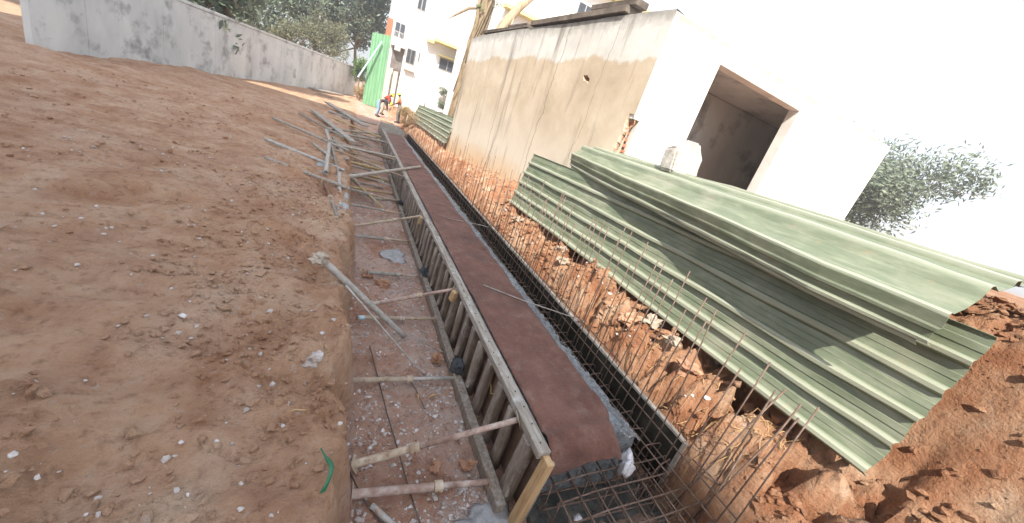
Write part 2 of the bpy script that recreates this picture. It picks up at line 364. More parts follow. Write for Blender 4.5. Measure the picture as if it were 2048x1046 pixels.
tag(box('blinding_layer', (1.60, .95, -.70), (2.86, F0+.09, -.645), MAT['blinding'], None, .01, .01), 'dark wet mortar layer under the open rebar cage', 'mortar')
def cloth_mat():
    m, n, l, b = new_mat('brown_hessian')
    g = n.new('ShaderNodeNewGeometry').outputs['Position']
    a = noise(n, l, g, 3, 8, .65)
    v1 = mapping(n, l, g, (1, 12, 12)); v2 = mapping(n, l, g, (12, 1, 12))
    w1 = noise(n, l, v1, 22, 3); w2 = noise(n, l, v2, 22, 3)
    ws = math_n(n, l, 'ADD', w1.outputs[0], w2.outputs[0])
    col = ramp(n, l, a.outputs[0], [(.3, (.135, .060, .044)), (.5, (.185, .086, .064)), (.72, (.245, .125, .096))]).outputs[0]
    dk = ramp(n, l, math_n(n, l, 'MULTIPLY', ws, .5), [(.38, (.72, .70, .68)), (.58, (1.12, 1.1, 1.1))]).outputs[0]
    col = mixc(n, l, 1, col, dk, 'MULTIPLY')
    spl = noise(n, l, g, 7, 10, .75); col = mixc(n, l, math_n(n, l, 'MULTIPLY', ramp(n, l, spl.outputs[0], [(.52, (0, 0, 0)), (.70, (1, 1, 1))]).outputs[0], .6), col, (.30, .215, .18))
    wet = noise(n, l, g, 1.3, 5, .6); col = mixc(n, l, math_n(n, l, 'MULTIPLY', ramp(n, l, wet.outputs[0], [(.5, (0, 0, 0)), (.62, (1, 1, 1))]).outputs[0], .45), col, (.075, .036, .028))
    l.new(col, b.inputs['Base Color']); b.inputs['Roughness'].default_value = .95
    b.inputs['Specular IOR Level'].default_value = .15
    b.inputs['Sheen Weight'].default_value = .15
    bump(n, l, b, math_n(n, l, 'ADD', ws, math_n(n, l, 'MULTIPLY', noise(n, l, mapping(n, l, g, (4, .8, 4)), 6, 6, .65).outputs[0], 3.0)), .8, .008)
    return m
MAT['cloth'] = cloth_mat()
def cloth(name, y0, y1, label, drape):
    ny_ = int((y1-y0)/.03); nx_ = 36
    V, F = [], []
    rows = []
    if drape:
        for k in range(7, 0, -1): rows.append((y0 - .035 - .005*k, -.024*k))
    for j in range(ny_+1): rows.append((y0 + (y1-y0)*j/ny_, 0.0))
    rows = [(y, d) for y, d in rows]
    for y, d in rows:
        xr = 2.335 + .03*float(fbm(y*1.1, .5, 8.0, 4)) - .09*float(sstep(1.9, 1.45, y))
        xl = 1.572 + .004*float(fbm(y*2, .2, 1.0, 2))
        for i in range(nx_+1):
            t = i/nx_; x = xl + (xr-xl)*t
            z = .016 + .020*math.exp(-((t-.5)/.45)**2)
            z += .007*float(fbm(x*5, y*1.2, 4.0, 3)) + .034*abs(float(fbm(x*10+y*1.0, y*1.1, 6.0, 3)))*(.15+.85*float(sstep(.45, 1, t)))
            z += .012*float(sstep(.25, .5, fbm(x*3+y, y*3.2, 9.0, 2)))
            z -= .055*float(sstep(.90, 1.0, t)); z += .022*math.exp(-((y-1.55-.05*t)/.03)**2) - .012*math.exp(-((y-1.62-.05*t)/.03)**2)*(1 if drape else 0)
            yv = y
            if drape:
                nose = float(sstep(y0+.06, y0-.03, y)); z -= .02*nose
                if d:
                    z += d*(1.1-.35*t)*(1+.22*float(fbm(x*4, 2.0, 7.0, 3))) ; yv += .012*float(fbm(x*7, d*8, 3.0, 3))
            V.append((x, yv, z))
    m_ = nx_+1
    for j in range(len(rows)-1):
        for i in range(nx_): F.append((j*m_+i, j*m_+i+1, (j+1)*m_+i+1, (j+1)*m_+i))
    o = mesh(name, V, F, MAT['cloth'], None, True)
    sol = o.modifiers.new('thickness', 'SOLIDIFY'); sol.thickness = .006; sol.offset = 1
    tag(o, label, 'cloth', 'brown hessian cloths laid along the footing')
cloth('curing_cloth', 1.47, 5.62, 'brown hessian cloth hanging over the open near end of the footing', True)
cloth('curing_cloth', 5.60, 11.3, 'brown hessian cloth on the middle of the footing, under the grey pole', False)
cloth('curing_cloth', 11.32, 18.6, 'brown hessian cloth on the footing up to the loose boards', False)

# ------------------------------------------------------------------ left formwork
form = empty('timber_formwork', (1.5, F0, -.69), 'grey timber side formwork with close-set studs along the footing', 'formwork')
def child_local(o, parent):
    o.parent = parent; o.matrix_parent_inverse = Matrix.Translation(parent.location).inverted(); return o
y = F0-.03; k = 0
while y < F1:
    L = rnd.uniform(2.2, 2.7); y2 = min(y+L, F1)
    sx = rnd.uniform(-.006, .006)
    child_local(box('top_rail', (1.462+sx, y, -.045), (1.567+sx, y2-.006, .016+rnd.uniform(-.004, .004)), MAT['timber'], None, .004, .002), form)
    child_local(box('side_panel', (1.548, y, -.68), (1.570, y2-.004, -.047), MAT['ply_brown'], None, .002), form)
    child_local(box('bottom_plank', (1.335+sx, y+.05, -.69), (1.415+sx, y2+.045, -.565+rnd.uniform(-.01, .01)), MAT['timber_dark'], None, .005, .006), form)
    y = y2
# nails on the rail
nb = bmesh.new()
for yk in np.arange(F0+.05, 7, .17):
    bmesh.ops.create_cone(nb, cap_ends=True, segments=6, radius1=.006, radius2=.006, depth=.008, matrix=Matrix.Translation((1.51+rnd.uniform(-.025, .025), float(yk), .018)))
o = bm_obj('nails', nb, MAT['cable']); child_local(o, form); tag(o, None, None, None, 'stuff')
y = F0 + .14
si = 0
while y < F1:
    w = rnd.uniform(.08, .115)
    tx = rnd.uniform(-.012, .012); ty = rnd.uniform(-.03, .03)
    if si % 3 == 1:   # round pole stud
        pts = [(1.475+tx*(1-t)+rnd.uniform(-.004, .004), y+ty*(1-t), -.685+.635*t) for t in (0, .3, .6, 1)]
        o = tube('stud', pts, [w*.52, w*.5, w*.5, w*.46], MAT['timber_dark'], None, 8)
    else:
        o = beam('stud', (1.475+tx, y+ty, -.685), (1.490, y, -.047), w, .085, MAT['timber_dark'], None, .006, 0, .004)
    child_local(o, form)
    if y < 9 and si % 2 == 0:      # short wedge at the stud foot
        o = beam('wedge', (1.42, y-.06, -.57), (1.47, y+.03, -.42), .03, .06, MAT['timber_dark'], None, .003, .4); child_local(o, form)
    y += rnd.uniform(.25, .31) if y < 9 else rnd.uniform(.3, .42); si += 1
# fresh timber closing the near end
child_local(beam('end_post', (1.462, F0-.07, -.70), (1.527, F0-.075, -.012), .085, .06, MAT['timber_new'], None, .004, R(0)), form)
child_local(beam('end_post_inner', (1.545, F0-.06, -.70), (1.575, F0-.068, -.05), .03, .045, MAT['timber'], None, .004), form)
# yellow chalk loops on the panel: a thin painted line
for pts in ([(1.543, 2.52, -.18), (1.543, 2.49, -.3), (1.543, 2.42, -.38), (1.543, 2.36, -.33)], [(1.543, 2.6, -.42), (1.543, 2.55, -.36), (1.543, 2.5, -.45), (1.543, 2.55, -.52)]):
    o = tube('yellow_rope', pts, .006, MAT['yellow_trim'], None, 6); child_local(o, form)

# ------------------------------------------------------------------ right formwork panel
rp = empty('panel_formwork', (2.89, F0-.1, -.69), 'dark plywood side formwork against the red earth cut', 'formwork')
y = F0-.1
while y < F1-1:
    y2 = min(y+2.44, F1-1)
    child_local(box('panel', (2.878, y, -.67), (2.897, y2-.006, -.012), MAT['ply_dark'], None, .002), rp)
    child_local(box('edge_batten', (2.872, y, -.008), (2.915, y2-.008, .026+rnd.uniform(-.006, .006)), MAT['timber'], None, .004, .003), rp)
    y = y2
child_local(box('end_batten', (2.868, F0-.135, -.68), (2.908, F0-.105, .022), MAT['timber_dark'], None, .003), rp)

# ------------------------------------------------------------------ reinforcement
cage = empty('rebar_cage', (2.7, F0, -.69), 'rusty reinforcing cage with upright starter bars beside the footing', 'rebar')
def bar_mesh(name, pts, r, n=6):
    V, F = tube_geo(pts, r, n); me = bpy.data.meshes.new(name); me.from_pydata([tuple(v) for v in V], [], F); me.update()
    me.polygons.foreach_set('use_smooth', [True]*len(me.polygons)); me.materials.append(MAT['rebar']); return me
starters = [bar_mesh('starter_bar', [(0, 0, 0), (0, 0, .7), (.006*s, .01*s, 1.3), (.012*s, .03*s, 1.85)], .0056) for s in (-1, 0, 1, 2)]
y = .72
while y < 20.5:
    o = link('starter_bar', starters[rnd.randrange(4)], cage)
    o.matrix_parent_inverse = Matrix.Translation(cage.location).inverted()
    o.location = (2.735+rnd.uniform(-.012, .012), y, -.66)
    o.rotation_euler = (rnd.gauss(0, .016), rnd.gauss(0, .014), rnd.uniform(0, 6))
    sc = rnd.uniform(.90, 1.14) if y > 1.9 else rnd.uniform(.75, 1.05)
    o.scale = (1, 1, sc)
    y += rnd.uniform(.10, .15) if y < 8 else rnd.uniform(.17, .23)
short = bar_mesh('hook_bar', [(-.02, 0, -.45), (-.02, 0, -.02), (.0, .0, .015), (.03, 0, .025), (.17, .01, .02), (.20, .01, -.005), (.205, .01, -.45)], .006)
y = 1.30
while y < 17:
    o = link('hook_bar', short, cage); o.matrix_parent_inverse = Matrix.Translation(cage.location).inverted()
    o.location = (2.60+rnd.uniform(-.02, .02), y, -.16+rnd.uniform(-.02, .02)); o.rotation_euler = (rnd.gauss(0, .05), rnd.gauss(0, .06), rnd.gauss(0, .12))
    y += rnd.uniform(.14, .20) if y < 8 else .28
for x, z, ya, yb in ((2.745, .0, .75, 20.5), (2.748, -.16, .70, 20.5), (2.745, -.32, .72, 20), (2.745, -.5, .75, 20), (2.62, -.13, 1.2, 17), (2.60, -.30, .8, 15), (2.75, .16, 2.2, 19)):
    pts = [(x+.012*math.sin(t*7+z*9), ya+(yb-ya)*t, z+.012*math.sin(t*11+x)) for t in np.linspace(0, 1, 30)]
    o = tube('long_bar', pts, .0065, MAT['rebar'], None, 6); child_local(o, cage)
# open cage in front of the casting
for i, yb in enumerate((1.40, 1.27, 1.13, 1.00, .86)):
    z = -.24 - .012*i
    o = tube('cross_bar', [(1.60+.03*i, yb-.02, z-.03), (2.0, yb, z), (2.6, yb+.012, z+.01), (2.98-.02*i, yb+.03, z+.02)], .007, MAT['rebar'], None, 6); child_local(o, cage)
for i, yb in enumerate((1.44, 1.33, 1.2, 1.06)):
    o = tube('cross_bar', [(1.62, yb, -.46), (2.2, yb+.01, -.47), (2.95, yb, -.45)], .007, MAT['rebar'], None, 6); child_local(o, cage)
for i, x in enumerate((1.66, 1.82, 1.98, 2.14, 2.30, 2.46, 2.58)):
    dx = rnd.uniform(-.03, .03)
    o = tube('long_bar', [(x+dx, .70+rnd.uniform(-.05, .1), -.275), (x+dx*.4, 1.1, -.262), (x, 1.6, -.25)], .007, MAT['rebar'], None, 6); child_local(o, cage)
    o = tube('long_bar', [(x-dx, .78+rnd.uniform(-.05, .1), -.485), (x, 1.2, -.48), (x, 1.6, -.47)], .006, MAT['rebar'], None, 6); child_local(o, cage)
for i in range(12):
    x = 1.63 + .11*i if i > 2 else 1.62 + .02*i; yb = 1.36-.11*(i % 3)
    o = tube('stirrup', [(x, yb, -.25), (x+.012, yb-.01, -.4), (x-.01, yb, -.5), (x, yb+.11, -.52), (x+.01, yb+.12, -.3)], .005, MAT['rebar'], None, 6); child_local(o, cage)
# bent starter bars lying over near the earth side
for p in ([(2.80, 1.15, -.5), (2.9, 1.12, .0), (3.02, 1.1, .5), (3.12, 1.08, .85)], [(2.86, 1.0, -.45), (3.0, .98, .1), (3.14, .97, .55), (3.2, .98, .8)], [(2.8, 1.2, .02), (2.95, 1.02, -.05), (3.1, .8, -.08)], [(2.82, .95, -.4), (2.95, 1.0, 0), (3.05, 1.05, .3)]):
    o = tube('starter_bar', p, .0075, MAT['rebar'], None, 6); child_local(o, cage)
o = tube('tie_rod', [(1.90, 6.54, .058), (2.25, 6.55, .05), (2.63, 6.54, .04), (2.76, 6.5, .04)], .007, MAT['steel_grey'], None, 6)
tag(o, 'short pale rod lying across the brown cloth near the cloth joint', 'rod')
o = tube('tie_rod', [(1.79, 3.87, .055), (2.25, 3.53, .06), (2.79, 3.14, .095), (2.9, 3.06, .09)], .007, MAT['steel_grey'], None, 6)
tag(o, 'long thin pale rod lying from the cloth to the wire-bound panel edge', 'rod')
tag(tube('binding_wire', [(2.88+.05*math.cos(t*5), 3.08+.05*math.sin(t*4), .06+.012*math.sin(t*9)) for t in np.linspace(0, 5, 40)], .003, MAT['rust'], None, 5), 'tangle of binding wire on the panel edge at the long rod', 'wire')
tag(tube('binding_wire', [(3.02+.09*math.cos(t*1.7), 1.25+.08*math.sin(t*2.1), .13+.06*math.sin(t*1.3)) for t in np.linspace(0, 12, 70)], .0035, MAT['rust'], None, 5), 'loose coil of rusty wire against the red earth cut', 'wire')

# ------------------------------------------------------------------ steel props
def prop(a, b, r, mats, label, frac=.58, plate=True, group='steel props bracing the formwork', handle=True):
    a, b = Vector(a), Vector(b); L = (b-a).length
    root = empty('steel_prop', a, label, 'prop', group)
    x, y_, d = frame_from(b-a)
    root.rotation_mode = 'QUATERNION'; root.rotation_quaternion = Matrix((x, y_, d)).transposed().to_quaternion()
    tube('outer_tube', [(0, 0, .006), (0, 0, L*frac)], r, mats[0], root, 12, True)
    tube('inner_tube', [(0, 0, L*frac-.02), (0, 0, L-.006)], r*.76, mats[1], root, 12)
    c = tube('collar', [(0, 0, L*frac-.035), (0, 0, L*frac-.03), (0, 0, L*frac+.03), (0, 0, L*frac+.035)], [r*1.05, r*1.38, r*1.38, r*1.0], mats[2], root, 12, smooth=False)
    if handle: tube('handle', [(-r*2.2, 0, L*frac), (r*2.2, 0, L*frac)], r*.22, MAT['rust'], c, 6)
    tube('pin', [(-r*1.6, 0, L*frac+.10), (r*1.6, 0, L*frac+.10)], r*.18, MAT['rust'], root, 6)
    if plate:
        bm_obj('end_plate', box_bm((r*3.4, r*3.4, .006), (0, 0, .003), None, .001), mats[2], root)
        bm_obj('head_plate', box_bm((r*3.4, r*3.4, .006), (0, 0, L-.003), None, .001), mats[2], root)
    return root
P_, G_, T_ = MAT['steel_pink'], MAT['steel_grey'], MAT['steel_tan']
prop((.33, 1.77, -.60), (1.335, 1.69, -.585), .031, (P_, P_, T_), 'faded pink prop set level across the floor, beside the fresh timber end post', .60)
prop((.35, 2.0, -.60), (1.458, 1.78, -.03), .030, (T_, P_, T_), 'thick grey and pink prop slanting up to the rail near the fresh timber post', .36)
prop((.27, 2.89, -.60), (1.335, 2.89, -.60), .027, (T_, G_, T_), 'tan prop set level across the floor with a white dusted inner tube', .56)
prop((.37, 3.96, -.60), (1.335, 4.03, -.60), .026, (T_, T_, P_), 'brown prop set level across the floor with a blue taped end', .55)
prop((.55, 4.26, -.58), (1.458, 3.92, -.07), .026, (P_, P_, T_), 'salmon pink prop slanting up to a plate under the rail', .58)
prop((.52, 5.19, -.60), (1.335, 5.24, -.60), .025, (G_, P_, G_), 'short prop with grey outer and pink inner tube by the grey slab', .55)
prop((.20, 6.48, -.56), (1.335, 6.72, -.60), .027, (G_, T_, T_), 'pale grey prop set level below the slanting tan one', .6)
prop((.24, 6.90, -.55), (1.458, 6.72, -.04), .026, (T_, T_, T_), 'long tan prop slanting up to the rail at a wooden block', .62)
prop((.24, 8.12, -.5), (1.335, 8.20, -.53), .024, (G_, T_, G_), 'thin dusty prop set level beneath the leaning bamboo', .6)
tag(tube('tape_wrap', [(.385, 3.961, -.60), (.46, 3.966, -.60)], .0285, MAT['plastic_blue'], None, 12), 'pale blue tape wrapped on the end of the brown prop', 'tape')
for (x, y, z, yaw, lb) in ((1.40, 3.93, -.07, .2, 'small wooden block under the rail at the salmon pink prop'), (1.40, 6.73, -.05, -.1, 'small wooden block under the rail at the long tan prop')):
    o = bm_obj('packing_block', box_bm((.06, .09, .14), (0, 0, 0), None, .005, None, .006), MAT['timber_new']); o.location = (x+.03, y-.09, z-.06); o.rotation_euler = (.1, .1, yaw); tag(o, lb, 'block')
# ------------------------------------------------------------------ loose poles, pipes and planks on the left
def pole(name, a, b, r, mat, label, cat, group=None, hollow=False, wob=.006, n=9, knots=False):
    a, b = Vector(a), Vector(b); L = (b-a).length; k = max(5, int(L/.12))
    x, y_, d = frame_from(b-a); p1, p2 = rnd.uniform(0, 6), rnd.uniform(0, 6)
    pts, rr = [], []
    for i in range(k+1):
        t = i/k
        pts.append(a + (b-a)*t + x*wob*math.sin(t*4+p1) + y_*wob*math.sin(t*3+p2))
        q = r*(1.06-.12*t)
        if knots and i % 3 == 0: q *= 1.12
        if not hollow: q *= 1+rnd.uniform(-.05, .05)
        rr.append(q)
    return tag(tube(name, pts, rr, mat, None, n, hollow), label, cat, group)
GP = 'loose poles lying over the trench edge'
pole('steel_pipe', (-.11, 3.52, .36), (.90, 3.64, -.62), .034, MAT['steel_grey'], 'thick grey pipe leaning from the bank down to the trench floor', 'pipe', None, True, .001)
pole('thin_rod', (.15, 3.10, .29), (1.05, 3.01, -.66), .009, MAT['steel_grey'], 'thin pale rod leaning beside the thick grey pipe', 'rod', None, False, .004)
pole('timber_pole', (-.03, 8.42, -.06), (2.05, 11.22, .10), .042, MAT['steel_grey'], 'long grey pole laid over the rail onto the brown cloth', 'pole', None, True, .002)
pole('timber_pole', (-.42, 11.38, .18), (1.34, 12.95, -.18), .040, MAT['timber'], 'grey timber pole laid from the bank to the studs, next to the long grey pole', 'pole', GP)
pole('timber_pole', (-.55, 13.11, .19), (1.43, 15.83, -.06), .040, MAT['timber'], 'straight grey timber pole third along the bank from the brown cloth pole', 'pole', GP)
pole('timber_pole', (-.64, 13.51, .20), (1.30, 18.36, -.10), .040, MAT['timber'], 'longest thin timber pole crossing from bank to formwork end', 'pole', GP)
pole('timber_pole', (-.17, 9.51, .12), (1.14, 11.84, -.38), .034, MAT['bamboo'], 'brown bamboo pole dipping into the trench below the long grey pole', 'pole', GP, False, .01, 8, True)
pole('timber_pole', (-.13, 9.01, -.06), (1.11, 10.78, -.52), .03, MAT['timber_dark'], 'dark timber pole lying low in the trench beside the brown bamboo', 'pole', GP)
pole('timber_pole', (.09, 8.85, -.32), (1.27, 10.02, -.60), .026, MAT['bamboo'], 'short pale bamboo lying on the trench floor under the long grey pole', 'pole', GP, False, .01, 8, True)
pole('bamboo_pole', (.23, 9.44, -.28), (.97, 8.6, -.62), .024, MAT['bamboo'], 'yellow bamboo leaning down across the trench floor', 'bamboo', None, False, .004, 8, True)
pole('steel_pipe', (-.41, 11.14, .17), (-.25, 7.0, .33), .042, MAT['steel_grey'], 'pale grey pipe lying along the bank beside the coupled dark prop', 'pipe', None, True, .004)
pole('steel_pipe', (-.60, 12.93, .22), (-.41, 11.16, .2), .038, MAT['steel_grey'], 'short grey pipe continuing from the pale pipe on the bank', 'pipe', None, True, .002)
pole('timber_pole', (-.33, 10.66, .19), (-.02, 7.08, .22), .032, MAT['timber_dark'], 'dark timber pole beside the pale grey pipe on the bank', 'pole', GP)
pole('steel_pipe', (-.05, 7.55, .24), (.03, 5.65, .20), .032, MAT['steel_grey'], 'slurry-coated pipe lying at the edge of the trench', 'pipe', None, True, .002)
pole('timber_pole', (.03, 7.30, .15), (.22, 7.66, -.55), .028, MAT['timber'], 'short timber stake leaning down the trench side', 'stake')
pole('timber_pole', (-.72, 10.2, .22), (-.25, 8.95, .22), .035, MAT['timber'], 'short grey timber pole lying on pale slurry at the bank', 'pole', GP)
prop((-.24, 6.6, .27), (.05, 4.95, .20), .032, (MAT['rust'], MAT['timber_dark'], T_), 'dark rusty prop with two collars lying along the trench edge', .45, True, None)
def plank(a, b, w, t, mat, label, group=None, roll=0.0, name='plank'):
    return tag(beam(name, a, b, w, t, mat, None, .005, roll, .006), label, 'plank', group)
plank((-1.32, 17.4, .22), (.19, 12.1, .19), .22, .05, MAT['timber'], 'wide grey plank lying along the bank behind the poles')
plank((-1.13, 22.3, .30), (.62, 17.7, .14), .30, .07, MAT['timber'], 'thick grey plank propped up with dark gap beneath')
plank((-1.05, 20.0, .13), (.40, 18.6, .12), .12, .05, MAT['timber'], 'narrow grey plank under the thick propped plank')
plank((-2.75, 32.6, .16), (-.9, 36.4, .16), .5, .08, MAT['timber'], 'pale broad plank lying at the foot of the grey wall')
plank((-.35, 12.2, .17), (.05, 9.4, .16), .10, .05, MAT['timber_dark'], 'dark narrow plank lying beneath the poles')
plank((-2.2, 30.2, .15), (-1.2, 29.4, .15), .18, .05, MAT['stone_white'], 'white board on the earth before the grey wall')
for i, (a, b, lb) in enumerate((((1.42, 20.9, .075), (2.35, 20.3, .065), 'grey board across the footing, farthest of the three by the workers'),
                               ((1.45, 20.2, .075), (2.42, 19.6, .065), 'grey board across the footing, middle one of the three'),
                               ((1.48, 19.3, .075), (2.45, 18.9, .065), 'grey board across the footing, the one next to the brown cloth'))):
    plank(a, b, .05, .35, MAT['timber'], lb)
for k_, (ya, yb) in enumerate(((8.9, 9.1), (9.7, 10.0), (10.5, 10.4), (11.3, 11.7), (12.2, 12.3), (13.2, 13.6), (14.3, 14.2), (15.2, 15.7), (16.4, 16.3), (17.6, 18.0))):
    up_ = k_ % 3 == 1
    prop((rnd.uniform(-.25, .1), ya, gz(.0, ya)+.06 if up_ else -.36+.01*k_), (1.45 if up_ else 1.33, yb, -.06 if up_ else -.5+.012*k_), .027, ((G_, T_, G_), (T_, T_, G_), (T_, G_, T_))[k_ % 3],
         ('dusty prop slanting up to the rail in the far half of the trench' if up_ else 'dusty prop set level across the far half of the trench'), .58, True, 'far slanting props' if up_ else 'far level props')
for k_, (a, b, r_, mt, lb) in enumerate((
    ((-1.5, 9.2, .25), (.05, 8.0, .20), .035, 'steel_grey', 'grey pipe lying square across the bank by the gravel heap'),
    ((-1.9, 12.4, .25), (.1, 10.4, .2), .035, 'timber', 'weathered pole lying aslant over the bank behind the gravel heap'),
    ((-1.6, 15.5, .2), (-.1, 12.4, .2), .035, 'timber_dark', 'dark weathered pole beside the wide grey plank'),
    ((-1.2, 7.4, .28), (.15, 6.5, .25), .03, 'timber', 'pale pole lying over the slurry-coated pipe'),
    ((-.9, 19.5, .16), (1.2, 20.2, .08), .04, 'timber', 'thin pole crossing the far trench end near the loose boards'),
    ((-.6, 17.2, .16), (1.3, 16.9, -.05), .04, 'bamboo', 'brown bamboo crossing the trench next to the wide plank'),
    ((-.2, 10.9, .2), (1.4, 12.0, .06), .035, 'steel_grey', 'pale pipe resting on the rail next to the long grey pole'))):
    pole('timber_pole', a, b, r_, MAT[mt], lb, 'pole', None, mt == 'steel_grey', .006)
GO = 'short offcuts lying in the trench among the poles'
ro = random.Random(77)
for i in range(18):
    x0 = ro.uniform(-.5, .9); y0 = ro.uniform(8.6, 19); a = ro.uniform(-.6, .9); L = ro.uniform(.5, 1.5)
    x1, y1 = x0+L*math.cos(a), y0+L*math.sin(a)
    if x1 > 1.32: x1 = 1.32
    z0, z1 = gz(x0, y0)+.04, gz(x1, y1)+.05
    wd_, mt_ = ro.uniform(.04, .11), ro.choice(['timber', 'timber_dark', 'timber', 'bamboo'])
    lb = '%s %s offcut lying loose in the trench among the poles' % ('broad' if wd_ > .075 else 'narrow', {'timber': 'grey timber', 'timber_dark': 'dark timber', 'bamboo': 'yellow timber'}[mt_])
    tag(beam('timber_offcut', (x0, y0, z0), (x1, y1, z1), wd_, ro.uniform(.025, .05), MAT[mt_], None, .004, ro.uniform(-.3, .3), .006), lb, 'timber', GO)
# slurry splashes: real lumps
def lumpy(name, c, s, mat, seed, amp=.25, sub=3, parent=None):
    bm = bmesh.new(); bmesh.ops.create_icosphere(bm, subdivisions=sub, radius=1)
    for v in bm.verts:
        p = v.co.copy(); k = 1 + amp*float(fbm(p.x*1.3+seed, p.y*1.3, p.z*1.3+seed*2, 4)) + amp*.35*float(fbm(p.x*5+seed, p.y*5, p.z*5, 3))
        v.co = Vector((p.x*s[0]*k, p.y*s[1]*k, p.z*s[2]*k))
    o = bm_obj(name, bm, mat, parent, True); o.location = c; return o
tag(lumpy('slurry_heap', (.07, 5.9, .16), (.10, .42, .09), MAT['splash'], 3, .5), 'splashed pale cement slurry on the end of the coated pipe', 'slurry')
tag(lumpy('slurry_heap', (-.42, 7.8, .14), (.22, .7, .06), MAT['splash'], 5, .5), 'spread heap of pale cement gravel on the bank', 'slurry')
tag(lumpy('slurry_heap', (1.0, 6.1, -.685), (.20, .28, .022), MAT['splash'], 8, .4), 'flat grey slurry patch on the floor below the level props', 'slurry')
tag(lumpy('slurry_heap', (1.22, 1.42, -.68), (.22, .16, .05), MAT['splash'], 11, .5), 'spilt pale slurry at the foot of the fresh timber post', 'slurry')
for (x, y, z, r_, lb) in ((1.37, 5.27, -.545, .075, 'dark bundled rag stuffed against the plank at the grey and pink prop'), (1.385, 2.98, -.52, .07, 'dark bundled rag stuffed between plank and studs by the tan prop'), (1.37, 9.0, -.50, .08, 'dark bundled rag against the plank below the long grey pole')):
    tag(lumpy('rag_bundle', (x, y, z), (r_*.8, r_*1.2, r_*.7), MAT['rag'], x*9+y, .7, 3), lb, 'rag')
# clods and stones lying loose
for i, (x, y, z, r, m, lb, ct) in enumerate((
    (.76, 4.96, -.64, .07, 'clod', 'round orange clod on the trench floor beside the salmon prop', 'clod'),
    (.52, 5.2, -.64, .06, 'clod', 'round orange clod on the floor by the prop with grey outer tube', 'clod'),
    (1.24, 1.9, -.64, .045, 'clod', 'small tan clod against the bottom plank', 'clod'),
    (.97, 1.93, -.65, .04, 'clod', 'small brown clod between the two thick props', 'clod'),
    (1.22, 3.25, -.63, .06, 'clod', 'orange clod under the short bent rod by the studs', 'clod'),
    (-.03, 2.16, .26, .05, 'pebble', 'pale grey stone on the left bank', 'stone'),
    (-.10, 3.53, .33, .055, 'stone_white', 'cream plaster lump on the top end of the thick pipe', 'stone'),
    (3.36, 4.72, .42, .085, 'stone_white', 'pale broken stone on the red cut, under the green sheets', 'stone'),
    (3.30, 4.45, .33, .07, 'stone_white', 'smaller pale stone on the red cut with dry roots', 'stone'),
    (3.34, 2.55, .46, .085, 'stone_white', 'cream stone lodged in the cut below the green sheet edge', 'stone'),
    (3.26, 2.75, .36, .09, 'clod', 'large tan clod on the cut next to the cream stone', 'clod'),
    (3.28, 2.15, .50, .07, 'stone_white', 'rough white stone sticking out of the cut', 'stone'),
    (3.22, 1.85, .38, .08, 'clod', 'big orange clod on the cut below the rough white stone', 'clod'),
    (3.28, 6.3, .36, .07, 'stone_white', 'small white stone at the far end of the green sheet', 'stone'))):
    o = lumpy('loose_stone' if ct == 'stone' else 'earth_clod', (x, y, z), (r, r*rnd.uniform(.8, 1.3), r*.75), MAT[m], i*3.1, .9, 3)
    o.data.polygons.foreach_set('use_smooth', [False]*len(o.data.polygons))
    o.rotation_euler = (0, 0, rnd.uniform(0, 6)); tag(o, lb, ct)
out = [(-.33, -.20), (.02, -.27), (.33, -.20), (.36, .06), (.22, .27), (-.10, .26), (-.31, .12)]
bm = bmesh.new(); fr_ = [bm.verts.new((a, -.11+.03*b, b)) for a, b in out]; bk_ = [bm.verts.new((a*.93, .12, b*.93)) for a, b in out]
bm.faces.new(fr_); bm.faces.new(bk_[::-1])
for k in range(7): bm.faces.new((fr_[k], bk_[k], bk_[(k+1) % 7], fr_[(k+1) % 7]))
bmesh.ops.recalc_face_normals(bm, faces=bm.faces[:])
bmesh.ops.bevel(bm, geom=bm.edges[:], offset=.03, segments=2, affect='EDGES'); bmesh.ops.triangulate(bm, faces=bm.faces[:]); bmesh.ops.subdivide_edges(bm, edges=bm.edges[:], cuts=2)
for v in bm.verts:
    p = v.co; v.co = p*(1+.07*float(fbm(p.x*6, p.y*6, p.z*6, 4)))
o = bm_obj('broken_concrete', bm, MAT['lump'], None, False); o.location = (4.27, 4.02, 2.29); o.rotation_euler = (-.15, -.05, .15)
tag(o, 'broken pale concrete piece standing on the green sheets by the white wall', 'concrete')

# gravel and crumbs: uncountable
def clump(x0, x1, y0, dy, p):
    def f():
        for _ in range(12):
            x = rnd.uniform(x0, x1); y = y0+dy*rnd.random()**p
            if float(fbm(x*1.6, y*1.6, 31.0, 3)) > rnd.uniform(-.9, .5): break
        return x, y
    return f
def scatter(name, n, fx, smin, smax, mat, label):
    base = []
    for s in range(6):
        bm = bmesh.new(); bmesh.ops.create_icosphere(bm, subdivisions=1, radius=1)
        for v in bm.verts: v.co *= 1+rnd.uniform(-.45, .4)
        bm.verts.ensure_lookup_table(); bm.verts.index_update(); base.append(([v.co.copy() for v in bm.verts], [tuple(v.index for v in f.verts) for f in bm.faces])); bm.free()
    V, F = [], []
    P = [fx() for _ in range(n)]
    Z = ground_z(np.array([p[0] for p in P]), np.array([p[1] for p in P]))
    for (x, y), z in zip(P, Z):
        s = smin*(smax/smin)**(rnd.random()**2.2)
        vs_, fs_ = base[rnd.randrange(6)]; q = Quaternion((rnd.gauss(0, 1), rnd.gauss(0, 1), rnd.gauss(0, 1), rnd.gauss(0, 1))).normalized()
        o0 = len(V)
        sx, sy = rnd.uniform(.6, 1.3), rnd.uniform(.6, 1.3)
        for v in vs_:
            w = q @ Vector((v.x*sx, v.y*sy, v.z)); V.append((x+w.x*s, y+w.y*s, float(z)+w.z*s*.7+s*.3))
        F += [tuple(o0+k for k in f) for f in fs_]
    o = mesh(name, V, F, mat, None, False); return tag(o, label, None, None, 'stuff')
